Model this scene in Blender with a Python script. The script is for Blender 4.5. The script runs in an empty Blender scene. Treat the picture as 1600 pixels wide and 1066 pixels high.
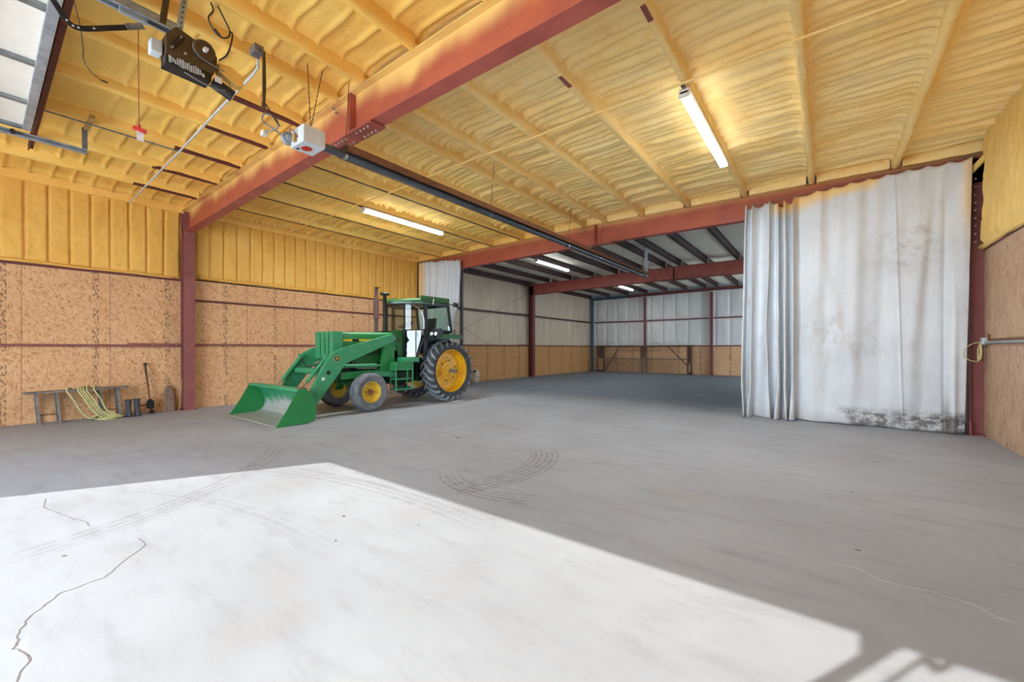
import bpy, bmesh, math, random
import numpy as np
from mathutils import Vector, Matrix
random.seed(7)
rng = np.random.default_rng(7)
scene = bpy.context.scene
COL = scene.collection
PI = math.pi

# ------------------------------------------------------------------ camera
cam = bpy.data.cameras.new('camera')
cam_ob = bpy.data.objects.new('camera', cam)
COL.objects.link(cam_ob)
cam_ob.location = (12.733, -3.254, 1.55)
cam_ob.rotation_euler = (PI/2, 0, 0.6537)
cam.sensor_width = 36.0
cam.lens = 639.68/1600*36.0
cam.shift_y = 11.77/1600
cam.clip_start = 0.05
cam.clip_end = 300
scene.camera = cam_ob

# ------------------------------------------------------------------ light
scene.view_settings.view_transform = 'Standard'
scene.view_settings.look = 'None'
scene.view_settings.gamma = 1.0
scene.view_settings.use_curve_mapping = False
scene.view_settings.exposure = 1.06
scene.cycles.max_bounces = 10
scene.cycles.diffuse_bounces = 7
scene.cycles.transparent_max_bounces = 12
scene.cycles.sample_clamp_indirect = 6.0
SKY = 6.2
SUN = 4.9
TUBE_W = 78.0
world = bpy.data.worlds.new('sky')
scene.world = world
world.use_nodes = True
wn = world.node_tree
wn.nodes.clear()
wo = wn.nodes.new('ShaderNodeOutputWorld')
wb = wn.nodes.new('ShaderNodeBackground')
wb.inputs['Color'].default_value = (0.72, 0.86, 1.0, 1)
wb.inputs['Strength'].default_value = SKY
wn.links.new(wb.outputs[0], wo.inputs[0])
sun = bpy.data.lights.new('sun', 'SUN')
sun.energy = SUN
sun.angle = math.radians(0.25)
sun.color = (1.0, 0.975, 0.91)
sun_ob = bpy.data.objects.new('sun', sun)
COL.objects.link(sun_ob)
_el = math.radians(27.1)
_d = Vector((0.4586*math.cos(_el), 0.8886*math.cos(_el), -math.sin(_el)))
sun_ob.rotation_euler = _d.to_track_quat('-Z', 'Y').to_euler()
sun_ob.location = (2, -20, 12)

# ------------------------------------------------------------------ dimensions
W, D = 14.881, 7.682
XL, XR = -0.30, 14.98          # wall faces
YF, YB = -7.70, 22.99          # front wall, back wall
HE, RISE = 4.491, 0.084        # beam underside
XRIDGE = W/2
def btop(x): return 5.05 + 0.085*(1-abs(x-XRIDGE)/XRIDGE)
def deck(x): return btop(x) + 0.21
POFF = [0.33, 1.38, 2.55, 3.8, 5.05, 6.37]
PX = sorted([XRIDGE+o for o in POFF] + [XRIDGE-o for o in POFF])

# ------------------------------------------------------------------ materials
def lin(r, g, b):
    return tuple(((c/255)/12.92 if c/255 <= 0.04045 else ((c/255+0.055)/1.055)**2.4) for c in (r, g, b)) + (1,)

class N:
    """small node helper"""
    def __init__(self, name):
        self.m = bpy.data.materials.new(name)
        self.m.use_nodes = True
        self.t = self.m.node_tree
        self.t.nodes.clear()
        self.out = self.n('ShaderNodeOutputMaterial')
        self.b = self.n('ShaderNodeBsdfPrincipled')
        self.l(self.b.outputs[0], self.out.inputs[0])
    def n(self, k, **kw):
        x = self.t.nodes.new(k)
        for a, v in kw.items(): setattr(x, a, v)
        return x
    def l(self, a, b): self.t.links.new(a, b)
    def coord(self, scale=(1, 1, 1), rot=(0, 0, 0), loc=(0, 0, 0), src='Object'):
        tc = self.n('ShaderNodeTexCoord'); mp = self.n('ShaderNodeMapping')
        mp.inputs['Scale'].default_value = scale; mp.inputs['Rotation'].default_value = rot
        mp.inputs['Location'].default_value = loc
        self.l(tc.outputs[src], mp.inputs[0]); return mp.outputs[0]
    def noise(self, vec, scale=5, detail=4, rough=0.55, dist=0.0):
        x = self.n('ShaderNodeTexNoise'); x.inputs['Scale'].default_value = scale
        x.inputs['Detail'].default_value = detail; x.inputs['Roughness'].default_value = rough
        x.inputs['Distortion'].default_value = dist
        self.l(vec, x.inputs['Vector']); return x.outputs['Fac']
    def voro(self, vec, scale=5, feat='F1', out='Distance', rnd=1.0):
        x = self.n('ShaderNodeTexVoronoi', feature=feat); x.inputs['Scale'].default_value = scale
        x.inputs['Randomness'].default_value = rnd
        self.l(vec, x.inputs['Vector']); return x.outputs[out]
    def ramp(self, fac, stops, interp='LINEAR'):
        x = self.n('ShaderNodeValToRGB'); x.color_ramp.interpolation = interp
        e = x.color_ramp.elements
        while len(e) < len(stops): e.new(0.5)
        for i, (p, c) in enumerate(stops):
            e[i].position = p; e[i].color = c if len(c) == 4 else tuple(c)+(1,)
        self.l(fac, x.inputs[0]); return x.outputs['Color']
    def mix(self, fac, a, b, mode='MIX'):
        x = self.n('ShaderNodeMix', data_type='RGBA', blend_type=mode)
        for v, i in ((fac, 0), (a, 6), (b, 7)):
            if hasattr(v, 'is_linked') or hasattr(v, 'links'): self.l(v, x.inputs[i])
            else: x.inputs[i].default_value = v
        return x.outputs[2]
    def math(self, op, a, b=None, c=None, clamp=False):
        x = self.n('ShaderNodeMath', operation=op); x.use_clamp = clamp
        for i, v in enumerate((a, b, c)):
            if v is None: continue
            if hasattr(v, 'links'): self.l(v, x.inputs[i])
            else: x.inputs[i].default_value = v
        return x.outputs[0]
    def sep(self, vec):
        x = self.n('ShaderNodeSeparateXYZ'); self.l(vec, x.inputs[0]); return x.outputs
    def smooth(self, v, a, b):
        x = self.n('ShaderNodeMapRange', interpolation_type='SMOOTHSTEP')
        self.l(v, x.inputs[0]); x.inputs[1].default_value = a; x.inputs[2].default_value = b
        return x.outputs[0]
    def base(self, c):
        if hasattr(c, 'links'): self.l(c, self.b.inputs['Base Color'])
        else: self.b.inputs['Base Color'].default_value = c
    def set(self, rough=None, metal=None, spec=None):
        if rough is not None: self.b.inputs['Roughness'].default_value = rough
        if metal is not None: self.b.inputs['Metallic'].default_value = metal
        if spec is not None: self.b.inputs['Specular IOR Level'].default_value = spec
    def bump(self, h, strength=0.3, dist=0.01):
        x = self.n('ShaderNodeBump'); x.inputs['Strength'].default_value = strength
        x.inputs['Distance'].default_value = dist
        self.l(h, x.inputs['Height']); self.l(x.outputs[0], self.b.inputs['Normal'])

MAT = {}
def paint(name, c, c2=None, rough=0.5, metal=0.0, scale=6, bump=0.0, lo=0.35, hi=0.7):
    k = N(name); v = k.coord()
    c2 = c2 or tuple(x*0.72 for x in c[:3]) + (1,)
    f = k.noise(v, scale, 6, 0.6)
    k.base(k.ramp(f, [(lo, c), (hi, c2)])); k.set(rough, metal)
    if bump: k.bump(k.noise(v, scale*6, 4), bump, 0.004)
    MAT[name] = k.m; return k.m

# painted steel
paint('red_steel', lin(178, 92, 78), lin(152, 74, 66), 0.55, 0, 3, 0.05)
paint('dark_red_steel', lin(112, 54, 50), lin(88, 42, 40), 0.6, 0, 3)
paint('column_red', lin(144, 82, 78), lin(124, 68, 66), 0.6, 0, 2.5, 0.05)
paint('flange_shade_brown', lin(126, 86, 44), lin(92, 62, 34), 0.7, 0, 6)  # bare lip plus painted shade under the second-bay purlins
paint('purlin_dark', lin(66, 34, 30), lin(44, 24, 22), 0.6, 0, 4)
paint('galvanised', lin(176, 184, 190), lin(140, 150, 158), 0.42, 0.5, 7)
paint('track_steel', lin(150, 156, 158), lin(116, 122, 126), 0.4, 0.6, 9)
paint('rust_steel', lin(142, 96, 66), lin(104, 68, 50), 0.75, 0.1, 9, 0.15)
paint('tube_black', lin(84, 92, 102), lin(66, 74, 84), 0.4, 0.3, 5)
paint('black_metal', lin(42, 38, 36), lin(28, 26, 26), 0.5, 0.2, 8)
paint('brown_metal', lin(92, 72, 48), lin(68, 54, 38), 0.5, 0.3, 10)
paint('chrome', lin(205, 208, 212), lin(175, 178, 184), 0.22, 0.9, 6)
paint('bolt_steel', lin(200, 184, 176), lin(150, 132, 124), 0.4, 0.5, 30)
paint('white_enamel', lin(232, 232, 228), lin(214, 214, 210), 0.4, 0, 8)
paint('door_white', lin(236, 228, 216), lin(226, 218, 204), 0.5, 0, 3)
paint('box_grey', lin(206, 212, 218), lin(188, 194, 200), 0.4, 0.1, 6)
paint('teal_steel', lin(74, 100, 112), lin(56, 78, 90), 0.5, 0.1, 4)
paint('siding_dark', lin(70, 76, 74), lin(48, 52, 52), 0.5, 0.3, 3)
paint('pale_steel', lin(176, 196, 204), lin(150, 170, 180), 0.5, 0.1, 3)
paint('old_wood', lin(98, 70, 54), lin(66, 46, 38), 0.8, 0, 8, 0.2)
paint('grey_wood', lin(136, 112, 98), lin(96, 74, 62), 0.85, 0, 14, 0.3)
paint('raw_wood', lin(186, 152, 88), lin(160, 124, 66), 0.75, 0, 8, 0.1)
paint('weathered_metal', lin(140, 138, 136), lin(88, 84, 82), 0.6, 0.3, 16, 0.1)
paint('rubber_boot', lin(66, 68, 74), lin(46, 48, 54), 0.65, 0, 9)
paint('hose_green', lin(206, 202, 140), lin(150, 150, 96), 0.5, 0, 20)
paint('cord_yellow', lin(214, 206, 150), lin(186, 178, 120), 0.5, 0, 20)
paint('red_plastic', lin(204, 44, 36), lin(180, 36, 30), 0.4, 0, 9)
paint('cord_red', lin(150, 74, 40), lin(130, 62, 36), 0.6, 0, 9)
paint('wire_black', lin(48, 40, 34), lin(34, 28, 26), 0.5, 0, 9)
paint('paper_white', lin(228, 228, 230), lin(200, 200, 204), 0.7, 0, 12)
paint('bag_tan', lin(196, 182, 164), lin(128, 112, 96), 0.8, 0, 9, 0.2)
paint('label_blue', lin(206, 216, 224), lin(150, 160, 170), 0.5, 0, 30)
# tractor
paint('tractor_green', lin(40, 132, 70), lin(34, 116, 60), 0.35, 0, 3, 0.0)
paint('tractor_green_old', lin(28, 104, 44), lin(24, 84, 38), 0.45, 0, 4)
paint('loader_green', lin(48, 142, 94), lin(66, 150, 108), 0.42, 0, 5, 0.03)
paint('green_dark', lin(24, 62, 34), lin(18, 44, 26), 0.6, 0, 6)
paint('roof_green', lin(36, 104, 44), lin(58, 108, 62), 0.5, 0, 3)
paint('roof_trim', lin(96, 118, 108), lin(76, 96, 90), 0.5, 0, 4)
paint('wheel_yellow', lin(240, 184, 22), lin(214, 160, 24), 0.42, 0, 4, 0.03)
paint('front_wheel_yellow', lin(232, 196, 62), lin(196, 160, 44), 0.5, 0, 5)
paint('stripe_yellow', lin(232, 204, 56), lin(216, 184, 48), 0.45, 0, 6)
paint('cab_black', lin(32, 38, 46), lin(24, 28, 34), 0.45, 0, 5)
paint('exhaust_rust', lin(116, 72, 60), lin(88, 76, 78), 0.65, 0.2, 5, 0.1)
paint('lamp_white', lin(240, 242, 246), lin(226, 228, 232), 0.25, 0, 5)
paint('foot_rubber', lin(60, 60, 60), lin(46, 46, 46), 0.8, 0, 9)

def mk_tire(name, a, b):
    k = N(name); v = k.coord()
    k.base(k.ramp(k.noise(v, 7, 6), [(0.35, a), (0.68, b)])); k.set(0.75); k.bump(k.noise(v, 60, 3), 0.1, 0.003); MAT[name] = k.m
mk_tire('tire_black', lin(54, 56, 60), lin(74, 78, 84))
mk_tire('tire_grey', lin(92, 96, 102), lin(124, 128, 134))
mk_tire('lit_lug_rubber', lin(142, 150, 158), lin(100, 106, 114))  # dusty lugs, paled further to paint in the doorway light

def mk_bucket():
    k = N('bucket_worn'); v = k.coord(); s = k.sep(v)
    g = k.ramp(k.noise(v, 4, 5), [(0.3, lin(24, 120, 66)), (0.75, lin(64, 148, 112))])
    grey = k.ramp(k.noise(v, 9, 6), [(0.3, lin(150, 150, 142)), (0.62, lin(170, 172, 168)), (0.75, lin(150, 120, 96))])
    h = k.math('ADD', s[2], k.math('MULTIPLY', k.math('SUBTRACT', k.noise(v, 5, 6), 0.5), 0.55))
    h = k.math('ADD', h, k.math('MULTIPLY', k.math('ABSOLUTE', s[0]), 0.10))
    k.base(k.mix(k.smooth(h, 0.30, 0.52), grey, g)); k.set(0.5); MAT['bucket_worn'] = k.m
mk_bucket()

def mk_foam(name, light, dark, deep, bumps=1.0, light2=None, dark2=None):
    k = N(name); v = k.coord()
    a = k.noise(v, 1.3, 5, 0.6); b = k.noise(v, 9, 5, 0.6)
    c = k.mix(k.smooth(a, 0.32, 0.7), light, dark)
    if light2:      # deeper orange over front bay and left half: bounced light painted into the colour
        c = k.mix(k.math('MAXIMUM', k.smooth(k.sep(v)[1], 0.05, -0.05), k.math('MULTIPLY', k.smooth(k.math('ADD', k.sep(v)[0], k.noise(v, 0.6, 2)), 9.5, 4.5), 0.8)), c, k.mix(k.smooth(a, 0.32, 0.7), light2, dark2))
    c = k.mix(k.math('MULTIPLY', k.smooth(b, 0.5, 0.8), 0.55), c, deep)
    k.base(c); k.set(0.62, spec=0.35)
    k.bump(k.math('ADD', k.noise(v, 26, 4), k.math('MULTIPLY', k.noise(v, 5, 3), 2.0)), 0.25*bumps, 0.012)
    MAT[name] = k.m
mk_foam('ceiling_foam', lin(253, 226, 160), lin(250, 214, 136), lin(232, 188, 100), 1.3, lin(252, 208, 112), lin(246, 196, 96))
mk_foam('wall_foam', lin(238, 190, 98), lin(230, 178, 84), lin(204, 148, 60))
mk_foam('wall_foam_pale', lin(240, 206, 124), lin(234, 196, 110), lin(216, 176, 92))

def mk_insul(name, light, dark, vert):
    k = N(name); v = k.coord()
    sc = (1.5, 1.5, 0.25) if vert else (1, 1, 1)
    a = k.noise(k.coord(sc), 1.6, 5, 0.6)
    k.base(k.ramp(a, [(0.3, light), (0.75, dark)])); k.set(0.5)
    k.bump(k.noise(k.coord((3, 3, 0.5) if vert else (2.5, 1, 1)), 3, 5), 0.5, 0.02)
    MAT[name] = k.m
mk_insul('insul_ceiling', lin(232, 228, 208), lin(208, 204, 186), False)
mk_insul('insul_left', lin(190, 172, 150), lin(164, 148, 128), True)
mk_insul('insul_back', lin(206, 203, 198), lin(184, 181, 177), True)

def mk_osb(name, c1, c2, c3, axes, stamps, seams, stretch=(1, 1), scale=1.0, ink=0.75, stampw=0.035, broken=True, rots=(0.5, -0.9, 1.5)):
    """oriented strand board; axes = (horizontal index, vertical index)"""
    k = N(name); v = k.coord(); s = k.sep(v)
    u, w = s[axes[0]], s[axes[1]]
    comb = k.n('ShaderNodeCombineXYZ'); k.l(u, comb.inputs[0]); k.l(w, comb.inputs[1])
    p = comb.outputs[0]
    def mp(rot, sc):
        m = k.n('ShaderNodeMapping', vector_type='TEXTURE'); m.inputs['Rotation'].default_value = (0, 0, rot)
        m.inputs['Scale'].default_value = (1/sc[0], 1/sc[1], 1)
        nz = k.n('ShaderNodeTexNoise'); nz.inputs['Scale'].default_value = 5
        k.l(p, nz.inputs['Vector'])
        ad = k.n('ShaderNodeVectorMath', operation='MULTIPLY_ADD'); k.l(nz.outputs['Color'], ad.inputs[0])
        ad.inputs[1].default_value = (0.06, 0.06, 0); k.l(p, ad.inputs[2])
        k.l(ad.outputs[0], m.inputs[0]); return m.outputs[0]
    f1 = k.voro(mp(rots[0], (10*stretch[0], 38*stretch[1])), scale, out='Color')
    f2 = k.voro(mp(rots[1], (10*stretch[0], 36*stretch[1])), scale, out='Color')
    f3 = k.voro(mp(rots[2], (9*stretch[0], 40*stretch[1])), scale, out='Color')
    sel = k.noise(p, 9, 3)
    a = k.sep(f1)[0]; b = k.sep(f2)[1]; c = k.sep(f3)[2]
    m1 = k.mix(k.smooth(sel, 0.42, 0.5), a, b)
    m2 = k.mix(k.smooth(k.noise(p, 7.3, 3), 0.5, 0.58), m1, c)
    m2 = k.math('MULTIPLY_ADD', k.noise(p, 14, 6, 0.7), 0.35, k.math('MULTIPLY', m2, 0.75))
    col = k.ramp(m2, [(0.10, c3), (0.26, c2), (0.55, c1), (0.85, tuple(min(1, x*1.12) for x in c1[:3])+(1,))])
    big = k.noise(p, 0.8, 3)
    col = k.mix(k.math('MULTIPLY', k.smooth(big, 0.4, 0.75), 0.3), col, c2)
    # stamped print down the sheet edges
    ink_m = None
    for x0 in stamps:
        d = k.math('ABSOLUTE', k.math('SUBTRACT', u, x0))
        m = k.math('LESS_THAN', d, stampw)
        ink_m = m if ink_m is None else k.math('MAXIMUM', ink_m, m)
    if ink_m is not None:
        mm = k.n('ShaderNodeMapping'); mm.inputs['Scale'].default_value = (26, 15, 1); k.l(p, mm.inputs[0])
        blk = k.math('GREATER_THAN', k.noise(mm.outputs[0], 1.0, 2), 0.53)
        if broken:
            lo = k.math('GREATER_THAN', k.noise(p, 1.7, 1), 0.44); blk = k.math('MULTIPLY', blk, lo)
        col = k.mix(k.math('MULTIPLY', k.math('MULTIPLY', ink_m, blk), ink), col, lin(74, 56, 44))
    sm = None
    for x0 in seams:
        m = k.math('LESS_THAN', k.math('ABSOLUTE', k.math('SUBTRACT', u, x0)), 0.006)
        sm = m if sm is None else k.math('MAXIMUM', sm, m)
    if sm is not None: col = k.mix(k.math('MULTIPLY', sm, 0.6), col, lin(96, 62, 42))
    k.base(col); k.set(0.7, spec=0.25); k.bump(m2, 0.15, 0.004)
    MAT[name] = k.m
mk_osb('osb_left', lin(212, 168, 126), lin(196, 144, 98), (lin(128, 82, 50)), (1, 2),
       [-2.95, -1.64, -0.37, 0.87, 2.14, 3.4, 4.66, 5.9, 7.1], [-2.71, -1.405, 0.15, 1.4, 2.7, 4.0, 5.3, 6.5], (1.4, 1.3), 1.0, 0.6, 0.05)
mk_osb('osb_left_back', lin(178, 132, 84), lin(150, 108, 66), lin(104, 74, 48), (1, 2),
       [9.2, 10.5, 11.8, 13.1, 14.4, 17.38, 18.87, 20.08, 21.48], [], (1.6, 1.6), 1.0, 0.9, 0.06, False)
mk_osb('osb_right', lin(190, 160, 134), lin(172, 138, 110), lin(136, 102, 78), (2, 1),
       [], [], (0.4, 1.5), 1.0, rots=(0.06, -0.10, 0.16))
mk_osb('osb_back', lin(200, 158, 118), lin(170, 128, 92), lin(118, 88, 66), (0, 2),
       [1.5, 2.65, 3.9, 5.55, 6.8, 8.4], [], (1.8, 1.8), 1.0, 0.9, 0.05, False)

def mk_floor():
    k = N('concrete'); v = k.coord(); s = k.sep(v)
    a = k.noise(v, 0.55, 6, 0.6); b = k.noise(k.coord((0.9, 3.2, 1), (0, 0, 0.3)), 1.6, 8, 0.65); c = k.noise(v, 28, 4)
    col = k.ramp(a, [(0.3, lin(157, 161, 167)), (0.7, lin(143, 146, 152))])
    col = k.mix(k.math('MULTIPLY', k.smooth(b, 0.46, 0.78), 0.45), col, lin(118, 118, 122))
    col = k.mix(k.math('MULTIPLY', k.smooth(k.noise(v, 1.1, 5), 0.55, 0.8), 0.35), col, lin(156, 148, 136))
    col = k.mix(k.math('MULTIPLY', k.smooth(c, 0.55, 0.8), 0.15), col, lin(120, 116, 114))
    # the back of the slab is darker and bluer, with stain streaks
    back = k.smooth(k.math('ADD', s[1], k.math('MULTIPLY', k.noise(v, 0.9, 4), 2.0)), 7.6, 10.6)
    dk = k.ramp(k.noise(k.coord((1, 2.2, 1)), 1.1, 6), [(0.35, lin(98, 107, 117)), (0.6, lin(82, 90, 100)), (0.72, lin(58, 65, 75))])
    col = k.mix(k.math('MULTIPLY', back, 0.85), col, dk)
    # tyre scrub arcs
    def arc(cx, cy, r0, r1, a0, a1, freq, strength, col_in):
        dx = k.math('SUBTRACT', s[0], cx); dy = k.math('SUBTRACT', s[1], cy)
        r = k.math('SQRT', k.math('ADD', k.math('MULTIPLY', dx, dx), k.math('MULTIPLY', dy, dy)))
        th = k.math('ARCTAN2', dy, dx)
        band = k.math('MULTIPLY', k.smooth(r, r0, r0+0.03), k.smooth(r, r1, r1-0.03))
        ang = k.math('MULTIPLY', k.smooth(th, a0, a0+0.25), k.smooth(th, a1, a1-0.25))
        st = k.math('MULTIPLY_ADD', k.math('SINE', k.math('MULTIPLY', r, freq)), 0.5, 0.5)
        st = k.math('MULTIPLY', st, k.smooth(k.noise(v, 9, 4), 0.3, 0.6))
        f = k.math('MULTIPLY', k.math('MULTIPLY', band, ang), k.math('MULTIPLY', st, strength))
        return k.mix(f, col_in, lin(96, 88, 86))
    col = arc(8.1, 0.9, 1.42, 1.86, -0.75, 0.85, 80, 0.6, col)
    col = arc(9.75, 1.2, 1.0, 1.35, -2.35, -0.95, 80, 0.5, col)
    col = arc(4.0, -4.0, 3.9, 4.25, 0.1, 1.2, 70, 0.35, col)
    col = arc(9.5, -8.0, 7.3, 7.62, 1.35, 2.1, 70, 0.3, col)
    col = arc(9.5, -8.0, 6.3, 6.5, 1.45, 2.2, 70, 0.25, col)
    # small dark drips
    vd = k.voro(v, 1.1); col = k.mix(k.math('MULTIPLY', k.math('LESS_THAN', vd, 0.022), 0.8), col, lin(58, 54, 54))
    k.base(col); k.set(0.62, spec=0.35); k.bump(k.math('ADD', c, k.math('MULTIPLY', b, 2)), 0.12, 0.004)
    MAT['concrete'] = k.m
mk_floor()
paint('crack_dark', lin(96, 90, 88), lin(120, 114, 112), 0.8, 0, 12)
paint('crack_light', lin(208, 206, 204), lin(190, 188, 186), 0.8, 0, 12)
paint('oil_spot', lin(62, 58, 58), lin(84, 80, 78), 0.6, 0, 12)
paint('gravel', lin(224, 222, 218), lin(210, 208, 204), 0.9, 0, 3)  # ground outside the door, whitened to bounce more sun onto the ceiling

def mk_beam(name, spread, thr):
    k = N(name); v = k.coord(); s = k.sep(v)
    red = k.ramp(k.noise(v, 2.5, 6), [(0.35, lin(180, 94, 66)), (0.7, lin(160, 80, 64))])
    red = k.mix(k.math('MULTIPLY', k.smooth(k.noise(v, 14, 4), 0.62, 0.75), 0.4), red, lin(120, 48, 40))
    h = k.math('ADD', s[2], k.math('MULTIPLY', k.math('SUBTRACT', k.noise(k.coord((1.2, 0.3, 0.5)), 1.1, 2), 0.5), spread))
    k.base(k.mix(k.math('MULTIPLY', k.smooth(h, thr-0.02, thr+0.32), 0.95), red, lin(236, 200, 120))); k.set(0.5)
    MAT[name] = k.m
mk_beam('beam_front', 0.6, 0.36)
mk_beam('beam_middle', 0.12, 0.47)

def mk_canvas(name, big):
    k = N(name); v = k.coord(loc=(13.0, 7.5, 0) if big else (0, 0, 0)); s = k.sep(v)
    col = k.ramp(k.noise(k.coord((1, 1, 0.5)), 1.6, 6, 0.65), [(0.3, lin(220, 225, 231)), (0.6, lin(206, 211, 216)), (0.8, lin(188, 189, 190))])
    col = k.mix(k.math('MULTIPLY', k.smooth(k.noise(k.coord((1.2, 1, 0.8)), 2.2, 10, 0.75), 0.5, 0.72), 0.4), col, lin(182, 174, 166))
    oversp = lin(236, 204, 144)
    if big:
        # foam overspray along the top and the outer edge
        n = k.math('MULTIPLY', k.math('SUBTRACT', k.noise(v, 3, 4), 0.5), 0.25)
        line = k.math('MULTIPLY_ADD', k.math('SUBTRACT', s[0], 12.2), 0.13, 4.50)
        t = k.smooth(k.math('SUBTRACT', k.math('ADD', s[2], n), line), -0.04, 0.20)
        t = k.math('MULTIPLY', t, k.math('MULTIPLY', k.smooth(s[0], 11.7, 11.95), k.smooth(s[0], 13.62, 13.5)))
        e = k.math('MULTIPLY', k.smooth(k.math('ADD', s[0], k.math('MULTIPLY', n, 0.4)), 14.60, 14.78), k.smooth(s[2], 3.3, 4.2))
        col = k.mix(k.math('MAXIMUM', t, k.math('MULTIPLY', e, 0.8)), col, oversp)
        # mildew along the hem and a worn grey patch higher up
        hem = k.math('MULTIPLY', k.smooth(k.math('ADD', s[2], k.math('MULTIPLY', k.noise(v, 2, 3), 0.25)), 0.56, 0.36), k.math('MULTIPLY', k.smooth(s[0], 12.7, 13.1), k.smooth(k.noise(v, 1.4, 2), 0.30, 0.48)))
        sp = k.smooth(k.noise(k.coord((1.2, 1, 1.6)), 4.5, 10, 0.8), 0.42, 0.54)
        col = k.mix(k.math('MULTIPLY', hem, k.math('MULTIPLY', sp, 0.85)), col, lin(70, 68, 70))
        hem2 = k.smooth(k.math('ADD', s[2], k.math('MULTIPLY', k.noise(v, 3, 3), 0.2)), 0.42, 0.2)
        col = k.mix(k.math('MULTIPLY', hem2, 0.25), col, lin(150, 140, 128))
        dx = k.math('MULTIPLY', k.math('SUBTRACT', s[0], 14.48), 14.0)
        st = k.math('MULTIPLY', k.smooth(k.math('ABSOLUTE', dx), 1.0, 0.0), k.smooth(s[2], 0.9, 0.1))  # fold shade painted as a dark line in the pleat near the outer edge
        col = k.mix(k.math('MULTIPLY', st, 0.75), col, lin(92, 80, 66))
        px = k.math('MULTIPLY', k.math('SUBTRACT', s[0], 13.0), 1.0); pz = k.math('MULTIPLY', k.math('SUBTRACT', s[2], 1.75), 1.3)
        rr = k.math('ADD', k.math('MULTIPLY', px, px), k.math('MULTIPLY', pz, pz))
        pt = k.math('MULTIPLY', k.smooth(rr, 0.8, 0.0), k.smooth(k.noise(k.coord((1.6, 1, 1)), 3.5, 10, 0.8), 0.42, 0.68))
        col = k.mix(k.math('MULTIPLY', pt, 0.5), col, lin(158, 148, 142))
        px = k.math('SUBTRACT', s[0], 14.0); pz = k.math('SUBTRACT', s[2], 3.5)
        rr = k.math('ADD', k.math('MULTIPLY', px, px), k.math('MULTIPLY', pz, pz))
        pt = k.math('MULTIPLY', k.smooth(rr, 0.5, 0.0), k.smooth(k.noise(k.coord((1, 1, 1.3), (0, 0.5, 0)), 4, 10, 0.8), 0.45, 0.66))
        col = k.mix(k.math('MULTIPLY', pt, 0.5), col, lin(150, 140, 128))
    else:
        n = k.math('MULTIPLY', k.math('SUBTRACT', k.noise(v, 3, 4), 0.5), 0.25)
        t = k.math('MULTIPLY', k.smooth(k.math('ADD', s[0], n), 0.30, -0.05), k.smooth(s[2], 2.6, 3.6))
        col = k.mix(t, col, lin(232, 200, 150))
    k.base(col); k.set(0.85, spec=0.15); k.bump(k.noise(v, 5, 7, 0.7), 0.35, 0.012)
    MAT[name] = k.m
mk_canvas('canvas_right', True)
mk_canvas('canvas_left', False)

def mk_glass():
    k = N('cab_glass'); k.t.nodes.remove(k.b)
    tr = k.n('ShaderNodeBsdfTransparent'); tr.inputs[0].default_value = (0.84, 0.92, 0.88, 1)
    gl = k.n('ShaderNodeBsdfGlossy'); gl.inputs['Roughness'].default_value = 0.02
    lw = k.n('ShaderNodeLayerWeight'); lw.inputs['Blend'].default_value = 0.5
    fr = k.n('ShaderNodeMath', operation='POWER'); k.l(lw.outputs['Facing'], fr.inputs[0]); fr.inputs[1].default_value = 4.0
    fr2 = k.n('ShaderNodeMath', operation='MULTIPLY_ADD'); k.l(fr.outputs[0], fr2.inputs[0]); fr2.inputs[1].default_value = 0.8; fr2.inputs[2].default_value = 0.07; fr = fr2
    mx = k.n('ShaderNodeMixShader'); k.l(fr.outputs[0], mx.inputs[0]); k.l(tr.outputs[0], mx.inputs[1]); k.l(gl.outputs[0], mx.inputs[2])
    k.l(mx.outputs[0], k.out.inputs[0]); MAT['cab_glass'] = k.m
mk_glass()
def mk_emit(name, c, s):
    k = N(name); k.b.inputs['Base Color'].default_value = c
    k.b.inputs['Emission Color'].default_value = c; k.b.inputs['Emission Strength'].default_value = s; MAT[name] = k.m
mk_emit('tube_glow', (0.97, 0.99, 1.0, 1), 9.0)

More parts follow.
